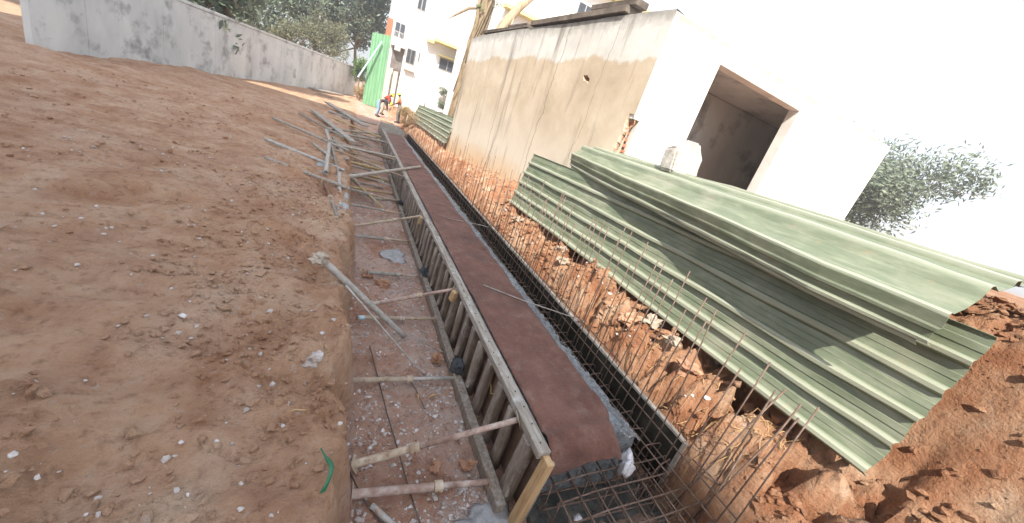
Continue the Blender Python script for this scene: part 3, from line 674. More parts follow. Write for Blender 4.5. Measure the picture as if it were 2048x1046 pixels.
scatter('floor_gravel', 8000, clump(.3, 1.34, 1.2, 9, 1.6), .003, .02, MAT['pebble'], 'pale gravel and mortar crumbs over the trench floor')
scatter('floor_crumbs', 3400, clump(.28, 1.34, 1.1, 10, 1.6), .003, .024, MAT['soil'], 'red earth crumbs over the trench floor')
scatter('bank_crumbs_near', 5000, clump(-1.2, .25, .7, 6, 1.3), .003, .03, MAT['soil'], 'fine earth crumbs along the left trench edge')
scatter('bank_chips', 1800, clump(-3, .25, .7, 9, 1.3), .003, .02, MAT['pebble'], 'pale mortar chips on the left bank')
scatter('bank_crumbs', 5000, clump(-6, .2, .6, 14, 1.3), .004, .04, MAT['soil'], 'earth crumbs over the left bank')
scatter('cut_clods', 900, clump(2.98, 3.7, .6, 7, 1.3), .02, .075, MAT['soil'], 'broken earth lumps embedded in the right-hand cut')
scatter('cut_crumbs', 10000, clump(2.95, 4.6, .1, 12, 1.4), .004, .045, MAT['soil'], 'earth crumbs and clods on the right-hand cut')
def on_strip():
    y = 1.5+9*rnd.random()**1.4; return rnd.uniform(2.34, 2.55), y
_o = scatter('loose_aggregate', 2600, on_strip, .003, .012, MAT['splash'], 'loose aggregate and splashed mortar on the concrete edge')
for v_ in _o.data.vertices: v_.co.z += .69-.03 - max(0, v_.co.x-2.44)*.55
scatter('spilt_aggregate', 900, lambda: (min(1.33, rnd.gauss(1.2, .10)), rnd.gauss(1.55, .16)), .003, .012, MAT['pebble'], 'spilt pale aggregate at the foot of the fresh timber post')
scatter('cut_stones', 500, lambda: (rnd.uniform(3.1, 3.9), 1.2+10*rnd.random()**1.3), .005, .03, MAT['pebble'], 'pale chips on the right-hand cut')
# dry roots on the cut
V, F = [], []
for i in range(170):
    x = rnd.uniform(2.98, 3.5); y = 1.0+5*rnd.random()**1.5; z = gz(x, y)+.02; a = rnd.uniform(0, 6.28); L = rnd.uniform(.05, .2)
    pts = [(x+L*t*math.cos(a)+.02*math.sin(6*t+i), y+L*t*math.sin(a), gz(x+L*t*math.cos(a), y+L*t*math.sin(a))+.012+.03*math.sin(t*3.1)) for t in (0, .33, .66, 1)]
    v, f = tube_geo(pts, rnd.uniform(.0015, .004), 4); o0 = len(V); V += v; F += [tuple(o0+k for k in q) for q in f]
tag(mesh('dry_roots', V, F, MAT['straw']), 'fine dry roots sticking out of the cut', None, None, 'stuff')
# litter
tag(tube('cable', [(.51, 3.49, -.655), (.58, 2.9, -.65), (.63, 2.5, -.655), (.69, 2.1, -.652), (.74, 1.75, -.655), (.8, 1.4, -.65)], .006, MAT['cable'], None, 6), 'long dark cable lying along the trench floor', 'cable')
tag(tube('cable', [(.98, 2.55, -.662), (.93, 2.8, -.66), (.86, 3.0, -.66)], .004, MAT['cable'], None, 6), 'short thin cable on the floor beside the round stain', 'cable')
tag(tube('cable', [(.30, 2.0, -.62), (.42, 1.75, -.655), (.55, 1.55, -.66), (.62, 1.35, -.66)], .006, MAT['cable'], None, 6), 'dark cable passing under the level pink prop', 'cable')
pole('pipe_offcut', (.47, 1.70, -.655), (.62, 1.52, -.65), .022, MAT['steel_grey'], 'short grey pipe offcut on the floor near the level pink prop', 'pipe', None, True, .001)
pole('thin_rod', (1.07, 3.6, -.63), (1.30, 3.33, -.60), .008, MAT['timber'], 'short bent rod on the floor beside the studs', 'rod')
V, F = [], []
for i in range(9):
    t = i/8; p = Vector((.10+.03*math.sin(t*4), 1.20+.26*t, .27+.03*math.sin(t*5)))
    V += [p+Vector((-.013*(1-.7*t)+.006*math.sin(9*t), 0, .008*math.sin(7*t))), p+Vector((.012*(1-.7*t), .01, 0))]
    if i: F.append((2*i-2, 2*i-1, 2*i+1, 2*i))
o = mesh('plastic_strip', V, F, MAT['leaf_green_plastic'], None, True); o.modifiers.new('t', 'SOLIDIFY').thickness = .003
tag(o, 'torn green plastic strip on the left bank', 'litter')
o = lumpy('plastic_bag', (2.34, 1.38, -.17), (.06, .05, .085), MAT['plastic_white'], 9.0, .8, 3); tag(o, 'crumpled white plastic bag caught in the open rebar cage', 'bag')
o = lumpy('plastic_scrap', (1.86, 1.22, -.45), (.03, .025, .02), MAT['plastic_white'], 4.0, .8, 2); tag(o, 'white plastic scrap low in the open rebar cage', 'litter')
for i, (x, y, lb) in enumerate(((.93, 2.76, 'long dry leaf lying under the tan level prop'), (1.04, 2.72, 'dry leaf curled beside the inner tube of the tan prop'), (.0, 1.75, 'dry leaf on the left bank above the green plastic strip'))):
    a = rnd.uniform(0, 6); V = []; F = []
    for k in range(6):
        t = k/5; w = .010*math.sin(math.pi*min(.98, t+.05)); p = Vector((x+.11*t*math.cos(a), y+.11*t*math.sin(a), 0)); p.z = gz(p.x, p.y)+.018+.02*math.sin(t*3)
        nrm = Vector((-math.sin(a), math.cos(a), .3)); V += [p-nrm*w, p+nrm*w]
        if k: F.append((2*k-2, 2*k-1, 2*k+1, 2*k))
    o = mesh('dry_leaf', V, F, MAT['straw'], None, True); o.modifiers.new('t', 'SOLIDIFY').thickness = .002
    tag(o, lb, 'leaf')

# ------------------------------------------------------------------ green corrugated sheets
def sheet_mat():
    m, n, l, b = new_mat('green_coated_steel')
    g = n.new('ShaderNodeNewGeometry').outputs['Position']
    v = mapping(n, l, g, (3, .5, 3)); a = noise(n, l, v, 5, 8, .7); s = noise(n, l, g, 2.0, 6, .6)
    c = ramp(n, l, a.outputs[0], [(.3, (.115, .145, .09)), (.5, (.165, .195, .13)), (.72, (.27, .295, .215))]).outputs[0]
    d = ramp(n, l, s.outputs[0], [(.5, (0, 0, 0)), (.75, (.55, .55, .55))]).outputs[0]
    c = mixc(n, l, d, c, (.33, .32, .25))
    mu = noise(n, l, g, 5, 9, .75)
    c = mixc(n, l, math_n(n, l, 'MULTIPLY', ramp(n, l, mu.outputs[0], [(.60, (0, 0, 0)), (.72, (1, 1, 1))]).outputs[0], .6), c, (.34, .22, .14))
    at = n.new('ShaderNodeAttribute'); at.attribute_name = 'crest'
    c = mixc(n, l, math_n(n, l, 'MULTIPLY', at.outputs['Fac'], .65), c, (.40, .42, .33))     # sun glint on the rib crests, painted in as a paler tone
    l.new(c, b.inputs['Base Color']); b.inputs['Roughness'].default_value = .4; b.inputs['Specular IOR Level'].default_value = .4; b.inputs['Metallic'].default_value = 0
    bump(n, l, b, a.outputs[0], .08, .01)
    return m
MAT['sheet'] = sheet_mat()
def sheet(name, prof_at, y0, y1, label, group=None, n=26, th=.004):
    n = 90; sd0 = rnd.uniform(0, 50)
    V, F = [], []
    for j in range(n+1):
        t = j/n; V += [Vector(p)+Vector((.016*float(fbm(t*7+sd0, k_*.09, 3.0, 3)), .012*float(fbm(k_*.4, sd0, 1.0, 2)), .010*float(fbm(t*9, k_*.12+sd0, 5.0, 3)))) for k_, p in enumerate(prof_at(t, y0+(y1-y0)*t))]
    m_ = len(V)//(n+1)
    for j in range(n):
        for i in range(m_-1): F.append((j*m_+i, (j+1)*m_+i, (j+1)*m_+i+1, j*m_+i+1))
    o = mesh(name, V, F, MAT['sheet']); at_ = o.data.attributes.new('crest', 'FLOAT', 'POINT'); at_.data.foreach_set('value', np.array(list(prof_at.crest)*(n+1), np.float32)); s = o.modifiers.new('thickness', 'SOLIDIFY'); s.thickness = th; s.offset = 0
    return tag(o, label, 'metal sheet', group)
def lower_prof(off, shift=0.0, bot=(3.47, .44), top=(3.70, 1.59), ribs=5, sag=.02, zfar=.12):
    b0, t0 = Vector((bot[0], 0, bot[1])), Vector((top[0], 0, top[1]))
    u = (t0-b0); W = u.length; u.normalize(); nrm = Vector((-u.z, 0, u.x))      # outward, towards the trench
    prof = []
    pitch = W/ribs
    for k in range(ribs):
        s = k*pitch
        prof += [(s, .0), (s+.010, .026), (s+.020, .044), (s+.046, .050), (s+.062, .042), (s+.076, .0), (s+.072+(pitch-.072)*.33, .0), (s+.072+(pitch-.072)*.37, .005), (s+.072+(pitch-.072)*.63, .005), (s+.072+(pitch-.072)*.67, .0)]
    prof += [(W, 0), (W+.012, .02)]
    def f(t, y):
        return [b0 + u*s + nrm*(h+off) + Vector((sag*math.sin(math.pi*t)+shift*t, y, zfar*t)) for s, h in prof]
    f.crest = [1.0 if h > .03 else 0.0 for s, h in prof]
    return f
GS = 'green metal sheets standing against the earth fill'
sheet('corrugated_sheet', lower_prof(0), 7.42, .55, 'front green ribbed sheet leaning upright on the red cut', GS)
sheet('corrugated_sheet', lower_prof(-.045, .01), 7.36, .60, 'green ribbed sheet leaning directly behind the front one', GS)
def upper_prof(dz, dx):
    base = [(3.745, 1.665, 1), (3.725, 1.672, 1), (3.722, 1.692, 1), (3.735, 1.71, 1), (3.728, 1.76, 1), (3.712, 1.765, 1), (3.708, 1.785, 1), (3.712, 1.80, 1), (3.700, 1.872, 1), (3.703, 1.892, 1), (3.722, 1.905, .97), (3.745, 1.902, .95),
            (3.80, 1.945, .85), (3.86, 2.005, .72), (3.872, 2.055, .66), (3.89, 2.085, .62), (3.925, 2.09, .6), (3.95, 2.062, .58),
            (4.05, 2.085, .5), (4.11, 2.095, .45), (4.125, 2.135, .45), (4.165, 2.14, .42), (4.185, 2.105, .4), (4.36, 2.12, .35), (4.38, 2.16, .35), (4.42, 2.16, .35), (4.44, 2.125, .35), (4.62, 2.13, .3)]
    def f(t, y):
        s = min(1.3, (5.96-y)/3.5)
        return [(x + dx - .33*s*w, y, z + dz - .10*s*min(1, w*1.15) + .012*math.sin(t*5+x)) for x, z, w in base]
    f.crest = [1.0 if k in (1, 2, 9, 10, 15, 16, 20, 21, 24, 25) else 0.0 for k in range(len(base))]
    return f
GU = 'green metal sheets folded over the earth fill'
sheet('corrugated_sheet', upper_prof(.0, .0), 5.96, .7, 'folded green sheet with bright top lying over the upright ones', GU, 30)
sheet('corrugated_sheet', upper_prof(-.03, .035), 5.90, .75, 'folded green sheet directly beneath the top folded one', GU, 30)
fs = dict(bot=(3.36, .62), top=(3.62, 1.62), ribs=5, sag=.03, zfar=-.1)
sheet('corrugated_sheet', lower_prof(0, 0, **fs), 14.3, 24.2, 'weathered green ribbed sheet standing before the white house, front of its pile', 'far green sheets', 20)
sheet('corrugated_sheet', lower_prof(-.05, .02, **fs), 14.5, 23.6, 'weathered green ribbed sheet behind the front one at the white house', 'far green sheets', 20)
pole('timber_pole', (3.62, 14.6, .5), (3.72, 14.65, 1.9), .05, MAT['timber_dark'], 'dark stake holding the far end of the weathered green sheets', 'stake')
pole('timber_pole', (3.70, 23.2, .4), (3.78, 23.2, 1.75), .05, MAT['timber_dark'], 'dark stake behind the far green sheets beside the dry bush', 'stake')

# ------------------------------------------------------------------ plastered building on the right
def plaster_mat():
    m, n, l, b = new_mat('stained_plaster')
    g = n.new('ShaderNodeNewGeometry').outputs['Position']
    sep = n.new('ShaderNodeSeparateXYZ'); l.new(g, sep.inputs[0])
    n1 = noise(n, l, g, 1.1, 8, .6); n2 = noise(n, l, g, 6, 8, .65)
    vs_ = mapping(n, l, g, (.3, 1.0, .09)); st = noise(n, l, vs_, 2.6, 6, .62)
    vs2 = mapping(n, l, g, (.5, 1.6, .05)); st2 = noise(n, l, vs2, 3.6, 5, .6)
    tan = ramp(n, l, n1.outputs[0], [(.3, (.40, .325, .235)), (.5, (.49, .405, .30)), (.72, (.58, .505, .40))]).outputs[0]
    white = ramp(n, l, n1.outputs[0], [(.3, (.48, .465, .42)), (.6, (.61, .60, .56))]).outputs[0]
    # ragged lower edge of the whitewash at z about 3.6, paler again towards the foot
    zz = math_n(n, l, 'ADD', sep.outputs[2], math_n(n, l, 'MULTIPLY', n2.outputs[0], .22))
    n0 = noise(n, l, mapping(n, l, g, (0, 1, .25)), .75, 5, .6)
    zz = math_n(n, l, 'ADD', zz, math_n(n, l, 'MULTIPLY', n1.outputs[0], .30))
    zz = math_n(n, l, 'ADD', zz, math_n(n, l, 'MULTIPLY', math_n(n, l, 'SUBTRACT', n0.outputs[0], .5), .55))
    zn = math_n(n, l, 'MULTIPLY', zz, .2, True)
    up = ramp(n, l, zn, [(.785, (0, 0, 0)), (.798, (1, 1, 1))]).outputs[0]
    low = ramp(n, l, zn, [(.35, (.85, .85, .85)), (.56, (0, 0, 0))]).outputs[0]
    c = mixc(n, l, low, tan, (.57, .51, .42))
    c = mixc(n, l, up, c, white)
    # run-off streaks from the coping
    stm = ramp(n, l, st.outputs[0], [(.54, (0, 0, 0)), (.66, (1, 1, 1))]).outputs[0]
    c = mixc(n, l, math_n(n, l, 'MULTIPLY', stm, .8), c, (.20, .175, .15))
    st2m = ramp(n, l, st2.outputs[0], [(.60, (0, 0, 0)), (.68, (1, 1, 1))]).outputs[0]
    c = mixc(n, l, math_n(n, l, 'MULTIPLY', st2m, .35), c, (.22, .20, .17))
    topm = ramp(n, l, math_n(n, l, 'ADD', math_n(n, l, 'MULTIPLY', sep.outputs[2], .2), math_n(n, l, 'MULTIPLY', n2.outputs[0], .10)), [(.885, (0, 0, 0)), (.95, (.8, .8, .8))]).outputs[0]
    c = mixc(n, l, topm, c, (.15, .14, .125))
    # earth splash at the foot
    foot = ramp(n, l, zn, [(.17, (1, 1, 1)), (.30, (0, 0, 0))]).outputs[0]
    c = mixc(n, l, math_n(n, l, 'MULTIPLY', foot, .75), c, (.52, .33, .17))
    # hairline cracks running down the wall
    for yc, amp, sc, wd in ((8.55, .55, .55, .012), (11.0, .5, .7, .010), (6.9, .4, .6, .006)):
        nz = noise(n, l, mapping(n, l, g, (0, .2, 1)), sc*2, 6, .65)
        dy = math_n(n, l, 'ADD', math_n(n, l, 'SUBTRACT', sep.outputs[1], yc), math_n(n, l, 'MULTIPLY', math_n(n, l, 'SUBTRACT', nz.outputs[0], .5), amp))
        dy = math_n(n, l, 'ADD', dy, math_n(n, l, 'MULTIPLY', sep.outputs[2], .04))
        cm = math_n(n, l, 'LESS_THAN', math_n(n, l, 'ABSOLUTE', dy), math_n(n, l, 'MULTIPLY', n2.outputs[0], wd*2))
        c = mixc(n, l, math_n(n, l, 'MULTIPLY', cm, .75), c, (.17, .15, .13))
    at = n.new('ShaderNodeAttribute'); at.attribute_name = 'gouge'
    br = ramp(n, l, n2.outputs[0], [(.35, (.22, .10, .06)), (.55, (.44, .20, .11)), (.7, (.38, .34, .28))]).outputs[0]
    c = mixc(n, l, at.outputs['Fac'], c, br)
    l.new(c, b.inputs['Base Color']); b.inputs['Roughness'].default_value = .92
    b.inputs['Specular IOR Level'].default_value = .2
    bump(n, l, b, math_n(n, l, 'ADD', n2.outputs[0], math_n(n, l, 'MULTIPLY', n1.outputs[0], .5)), .35, .02)
    return m
MAT['plaster'] = plaster_mat()
HT = 4.43
cor = Vector((4.35, 5.48)); fare = Vector((3.48, 14.5)); du = (fare-cor); WL = du.length; du.normalize()
nrm2 = Vector((-du.y, du.x)) if du.y < 0 else Vector((-du.y, du.x))     # points towards -x
house = empty('plastered_building', (cor.x, cor.y, .4), 'stained plaster building with bare side wall and white sunlit front', 'building')
NU, NV = 230, 110
V, F, G = [], [], []
tt = np.linspace(0, 1, NU+1)**1.25*WL; zz = np.linspace(.2, HT, NV+1)
U, Zg = np.meshgrid(tt, zz)
top_w = .03*fbm(U*1.3, 0*U, 3.0, 4)*sstep(HT-.3, HT, Zg) - .06*sstep(8, 9.1, U)*sstep(HT-.3, HT, Zg)
def seg_d(px, pz, ax, az, bx, bz):
    t = np.clip(((px-ax)*(bx-ax)+(pz-az)*(bz-az))/((bx-ax)**2+(bz-az)**2), 0, 1)
    return np.hypot(px-ax-t*(bx-ax), pz-az-t*(bz-az))
gd = np.minimum(seg_d(U, Zg, .05, 2.74, .12, 2.25)-.05-.03*fbm(U*9, Zg*9, 1.0, 3), seg_d(U, Zg, .10, 2.3, .2, 2.0)-.03)
gd = np.minimum(gd, seg_d(U, Zg, 1.62, 3.30, 1.78, 3.36)-.018-.02*fbm(U*12, Zg*12, 2.0, 3))
crack = np.minimum(seg_d(U+.10*fbm(Zg*1.6, U*.1, 4.0, 3), Zg, 3.15, .6, 3.25, 2.6)-.006, seg_d(U+.10*fbm(Zg*1.9, U*.1, 7.0, 3), Zg, 3.25, 2.6, 3.05, 4.2)-.003)
gouge = sstep(.015, -.02, gd)
depth = .10*gouge
off = .010*fbm(U*.7, Zg*.7, 5.0, 4) - depth
PX = cor.x + du.x*U + nrm2.x*off; PY = cor.y + du.y*U + nrm2.y*off; PZ = Zg + top_w
V = np.stack([PX, PY, PZ], -1).reshape(-1, 3)
m_ = NU+1
F = [(j*m_+i, (j+1)*m_+i, (j+1)*m_+i+1, j*m_+i+1) for j in range(NV) for i in range(NU)]
# inner skin gives the wall its thickness
base = len(V); V = list(map(tuple, V))
back = []
for j in (0, NV):
    for i in (0, NU):
        V.append((cor.x+du.x*tt[i]-nrm2.x*.24, cor.y+du.y*tt[i]-nrm2.y*.24, zz[j]-.01))
F.append((base, base+1, base+3, base+2))
F.append(tuple([NV*m_+i for i in range(m_)] + [base+3, base+2]))
F.append(tuple([j*m_+NU for j in range(NV+1)][::-1] + [base+1, base+3]))
w = mesh('side_wall', V, F, MAT['plaster'], None, False); child_local(w, house)
att = w.data.attributes.new('gouge', 'FLOAT', 'POINT')
att.data.foreach_set('value', np.concatenate([gouge.ravel(), np.zeros(4)]).astype(np.float32))
def hbox(name, lo, hi, mat, bevel=.01): return child_local(box(name, lo, hi, mat, None, bevel), house)
hbox('front_wall', (4.50, 5.475, .3), (5.72, 5.72, HT-.02), MAT['front_white'], .012)
hbox('corner_pier', (4.362, 5.477, 2.74), (4.498, 5.72, HT-.02), MAT['front_white'], .006); hbox('corner_pier', (4.362, 5.477, .3), (4.498, 5.72, 2.02), MAT['front_white'], .006)
hbox('front_wall', (8.4, 5.475, .3), (12.5, 5.72, HT-.02), MAT['front_white'], .012)
hbox('lintel', (5.722, 5.48, HT-.35), (8.398, 5.715, HT-.03), MAT['front_white'], .01)
hbox('back_wall', (3.75, 14.25, .3), (12.5, 14.45, HT-.04), MAT['front_white'], .01)
hbox('inner_wall', (4.8, 7.6, .3), (12.2, 7.8, HT-.2), MAT['grey_wall'], .01)
hbox('bay_wall', (5.60, 5.73, .3), (5.71, 7.58, HT-.2), MAT['grey_wall'], .01)
hbox('end_wall', (12.3, 5.73, .3), (12.5, 14.2, HT-.05), MAT['front_white'], .01)
# roof slab follows the skewed plan
rb = bmesh.new()
pl = [(4.65, 5.74), (12.28, 5.74), (12.28, 14.2), (3.80, 14.2)]
vb = [rb.verts.new((x, y, HT-.19)) for x, y in pl]; vt = [rb.verts.new((x, y, HT-.06)) for x, y in pl]
rb.faces.new(vb[::-1]); rb.faces.new(vt)
for i in range(4): rb.faces.new((vb[i], vb[(i+1) % 4], vt[(i+1) % 4], vt[i]))
child_local(bm_obj('roof_slab', rb, MAT['grey_wall']), house)
# bricks showing in the broken corner
for i in range(5):
    o = bm_obj('brick', box_bm((.09, .16, .06), (0, 0, 0), None, .008, None, .008), MAT['brick_red']); o.location = (4.43+rnd.uniform(-.01, .012), 5.60+.012*i+rnd.uniform(-.01, .01), 2.08+.105*i); o.rotation_euler = (0, .05*(i % 2), .1*(i-2)); child_local(o, house)
# cement boards and planks lying on the wall top
def on_wall(u, z, inw=.0): p = cor + du*u - nrm2*inw; return Vector((p.x, p.y, z))
for u0, u1, w_, t_, zz_, lb in ((1.15, 4.75, .40, .13, HT+.10, 'long dark cement board lying on the wall top'), (1.0, 2.35, .30, .10, HT+.225, 'short dark board on top of the long cement board'), (4.95, 8.1, .32, .08, HT+.08, 'thin brown board on the wall top next to the tree'), (5.1, 6.3, .24, .06, HT+.16, 'small board lying on the thin brown board')):
    tag(beam('coping_board', on_wall(u0, zz_, .14), on_wall(u1, zz_+.02, .14), w_, t_, MAT['cement_board'], None, .008, 0, .014), lb, 'board')
# pebble-dash loose mortar under the boards left out: boards sit on mortar pads
for u in (1.4, 2.7, 4.3, 5.3, 7.6):
    o = bm_obj('mortar_pad', box_bm((.12, .2, .06), on_wall(u, HT+.005, .12), None, .01, None, .01), MAT['cement_board']); child_local(o, house)

# ------------------------------------------------------------------ white house at the end of the site
WH = empty('white_house', (3, 40, 0), 'tall white house with yellow ledges behind the workers', 'building')
def wbox(name, lo, hi, mat, bevel=0.0, parent=None):
    o = box(name, lo, hi, mat, None, bevel); child_local(o, WH)
    if parent is not None:
        o.parent = parent; o.matrix_parent_inverse = Matrix()
    return o
wbox('wall', (3.75, 40, -.3), (14, 50, 14), MAT['white_wall'])
wbox('wall', (2.45, 41.0, -.3), (3.74, 50, 13), MAT['white_wall'])
wbox('column', (2.5, 40.2, -.2), (2.95, 40.6, 3.6), MAT['tan_column']); wbox('column', (3.15, 40.3, -.2), (3.55, 40.7, 3.6), MAT['tan_column'])
wbox('shutter', (2.72, 40.15, 3.62), (3.70, 40.3, 5.45), MAT['shutter'])
wbox('balcony_slab', (2.55, 39.6, 5.5), (3.72, 41.0, 5.75), MAT['white_wall']); wbox('air_conditioner', (2.8, 39.5, 5.1), (3.35, 39.9, 5.5), MAT['frame_grey'], .03)
for i in range(10): wbox('railing_bar', (2.58+.12*i, 39.62, 5.75), (2.61+.12*i, 39.65, 6.6), MAT['frame_grey'])
wbox('handrail', (2.55, 39.6, 6.6), (3.75, 39.67, 6.66), MAT['frame_grey'])
wbox('brick_pier', (1.95, 40.9, 5.9), (2.44, 41.4, 7.6), MAT['brick_red'])
def window(x0, x1, z0, z1, y=40, hood=None, panes=2):
    f = wbox('window', (x0, y-.05, z0), (x1, y+.02, z1), MAT['frame_grey'])
    w = (x1-x0-.08)/panes
    for k in range(panes): wbox('pane', (x0+.08+k*w, y-.075, z0+.08), (x0+(k+1)*w, y-.045, z1-.08), MAT['dark_pane'], 0, f)
    if hood: wbox('hood', (x0-.15, y-.6, z1+.05), (x1+.15, y, z1+.17), hood)
    return f
w = window(2.62, 3.6, 6.3, 7.6, 41.0)
w = window(3.95, 4.78, 4.45, 5.75)
for i in range(7): wbox('grille_bar', (3.98+.125*i, 39.86, 4.48), (4.0+.125*i, 39.89, 5.72), MAT['grille'], 0, w)
wbox('sill', (3.95, 39.6, 3.85), (4.9, 40, 4.0), MAT['tan_column'])
window(5.0, 5.22, 4.9, 5.75, 40, None, 1)
window(7.0, 8.7, 4.95, 6.0, 40, MAT['yellow_trim'])
window(4.1, 4.9, 9.0, 10.2); window(6.9, 8.3, 9.2, 10.4)
wbox('upper_storey', (6.15, 38.8, 7.25), (14, 39.99, 14), MAT['white_wall'])
wbox('ledge', (6.1, 38.65, 7.0), (14, 39.99, 7.24), MAT['yellow_trim'])
wbox('ledge_step', (5.5, 39.3, 6.8), (6.098, 39.99, 7.05), MAT['yellow_trim'])
# second white building beyond the plastered one
WB = empty('white_house', (8, 24, 0), 'white house with yellow eaves rising behind the plastered building', 'building')
def vbox(name, lo, hi, mat): return child_local(box(name, lo, hi, mat), WB)
vbox('wall', (7.6, 25, 0), (20, 36, 11.5), MAT['white_wall'])
vbox('ledge', (7.4, 24.4, 8.3), (20, 24.99, 8.5), MAT['yellow_trim'])
vbox('eave', (7.2, 24.3, 11.55), (20.3, 36.2, 11.85), MAT['yellow_trim'])
f = vbox('window', (8.2, 24.93, 6.2), (9.4, 25.02, 7.6), MAT['frame_grey'])
for k in range(2): vbox('pane', (8.28+.56*k, 24.9, 6.28), (8.76+.56*k, 24.94, 7.52), MAT['dark_pane'])
f = vbox('window', (12.2, 24.93, 9.2), (13.4, 25.02, 10.6), MAT['frame_grey'])
for k in range(2): vbox('pane', (12.28+.56*k, 24.9, 9.28), (12.76+.56*k, 24.94, 10.52), MAT['dark_pane'])

# green hoarding
GF = empty('green_hoarding', (1.4, 34, 0), 'tall green sheet hoarding beside the white house', 'fence')
def corr(name, x0, x1, z0, z1, y, parent):
    V, F = [], []; n = int((x1-x0)/.05)
    for i in range(n+1):
        x = x0+(x1-x0)*i/n; yy_ = y + (.03 if (i//2) % 2 else 0)
        V += [(x, yy_, z0), (x, yy_, z1+.16*(x-x0))]
        if i: F.append((2*i-2, 2*i, 2*i+1, 2*i-1))
    o = mesh(name, V, F, MAT['green_net']); s = o.modifiers.new('t', 'SOLIDIFY'); s.thickness = .004
    return child_local(o, parent)
corr('panel', .72, 1.40, .1, 5.3, 34.0, GF); corr('panel', 1.41, 2.05, .1, 5.42, 34.02, GF)
child_local(box('post', (1.38, 34.06, 0), (1.44, 34.12, 5.4), MAT['frame_grey']), GF)
child_local(box('post', (2.05, 34.06, 0), (2.12, 34.12, 5.6), MAT['frame_grey']), GF)
pole('plastic_pipe', (.15, 33.3, 1.9), (1.45, 33.85, 4.9), .06, MAT['plastic_blue'], 'pale blue pipe leaning on the green hoarding', 'pipe', None, True, .01)
# grey boundary wall, left
LW = empty('boundary_wall', (-.1, 43, 0), 'grey rendered boundary wall under the trees', 'wall')
A, B = Vector((-.05, 43.2)), Vector((-8.2, 15.8)); dW = (B-A).normalized(); LWn = (B-A).length; nW = Vector((dW.y, -dW.x))
k = 0; s = 0.0
while s < LWn:
    e = min(s+3.0, LWn); a = A+dW*s; b = A+dW*e
    o = beam('wall_bay', (a.x, a.y, 1.25), (b.x-dW.x*.01, b.y-dW.y*.01, 1.25), .2, 2.6, MAT['grey_wall'], None, .01); child_local(o, LW)
    o = beam('coping', (a.x, a.y, 2.62), (b.x-dW.x*.012, b.y-dW.y*.012, 2.62), .28, .12, MAT['grey_wall'], None, .01); child_local(o, LW)
    o = beam('band', (a.x+nW.x*.11, a.y+nW.y*.11, 1.9), (b.x-dW.x*.012+nW.x*.11, b.y-dW.y*.012+nW.y*.11, 1.9), .05, .16, MAT['grey_wall'], None, .01); child_local(o, LW)
    s = e

# ------------------------------------------------------------------ trees and bushes
def leaf_mat(name, stops):
    m, n, l, b = new_mat(name)
    oi = n.new('ShaderNodeNewGeometry')
    c = ramp(n, l, oi.outputs['Random Per Island'], stops).outputs[0]
    l.new(c, b.inputs['Base Color']); b.inputs['Roughness'].default_value = .7
    tr = n.new('ShaderNodeBsdfTranslucent'); l.new(c, tr.inputs[0]); mx = n.new('ShaderNodeMixShader'); mx.inputs[0].default_value = .25
    out = n['Material Output']; l.new(b.outputs[0], mx.inputs[1]); l.new(tr.outputs[0], mx.inputs[2]); l.new(mx.outputs[0], out.inputs[0])
    return m
MAT['leaf_dark'] = leaf_mat('dark_foliage', [(0, (.09, .12, .08)), (.5, (.15, .185, .125)), (1, (.25, .28, .20))])
MAT['leaf_grey'] = leaf_mat('dusty_foliage', [(0, (.10, .11, .06)), (.5, (.16, .16, .09)), (1, (.24, .23, .15))])
MAT['leaf_green'] = leaf_mat('fresh_foliage', [(0, (.06, .12, .03)), (.5, (.10, .19, .05)), (1, (.18, .26, .09))])
MAT['leaf_dry'] = leaf_mat('dry_foliage', [(0, (.26, .17, .08)), (.5, (.38, .27, .14)), (1, (.50, .40, .24))])
def crown_geo(blobs, n, size, r, thin=1.0):
    V, F = [], []
    tot = sum(b[3]**2 for b in blobs)
    for (cx, cy, cz, br, sq) in blobs:
        cnt = int(n*br**2/tot)
        # leaves gathered into twigs clusters
        for _ in range(max(1, cnt//14)):
            d = Vector((r.gauss(0, 1), r.gauss(0, 1), r.gauss(0, 1))).normalized()
            q = br*(r.random()**.45)
            c = Vector((cx, cy, cz)) + Vector((d.x*q, d.y*q, d.z*q*sq))
            for _ in range(14):
                p = c + Vector((r.gauss(0, 1), r.gauss(0, 1), r.gauss(0, 1)))*br*.13
                a = Vector((r.gauss(0, 1), r.gauss(0, 1), r.gauss(0, 1))).normalized(); b_ = a.orthogonal().normalized()
                s = size*r.uniform(.6, 1.5); o0 = len(V)
                V += [p-a*s, p+b_*s*.45*thin, p+a*s, p-b_*s*.45*thin]; F.append((o0, o0+1, o0+2, o0+3))
    return V, F
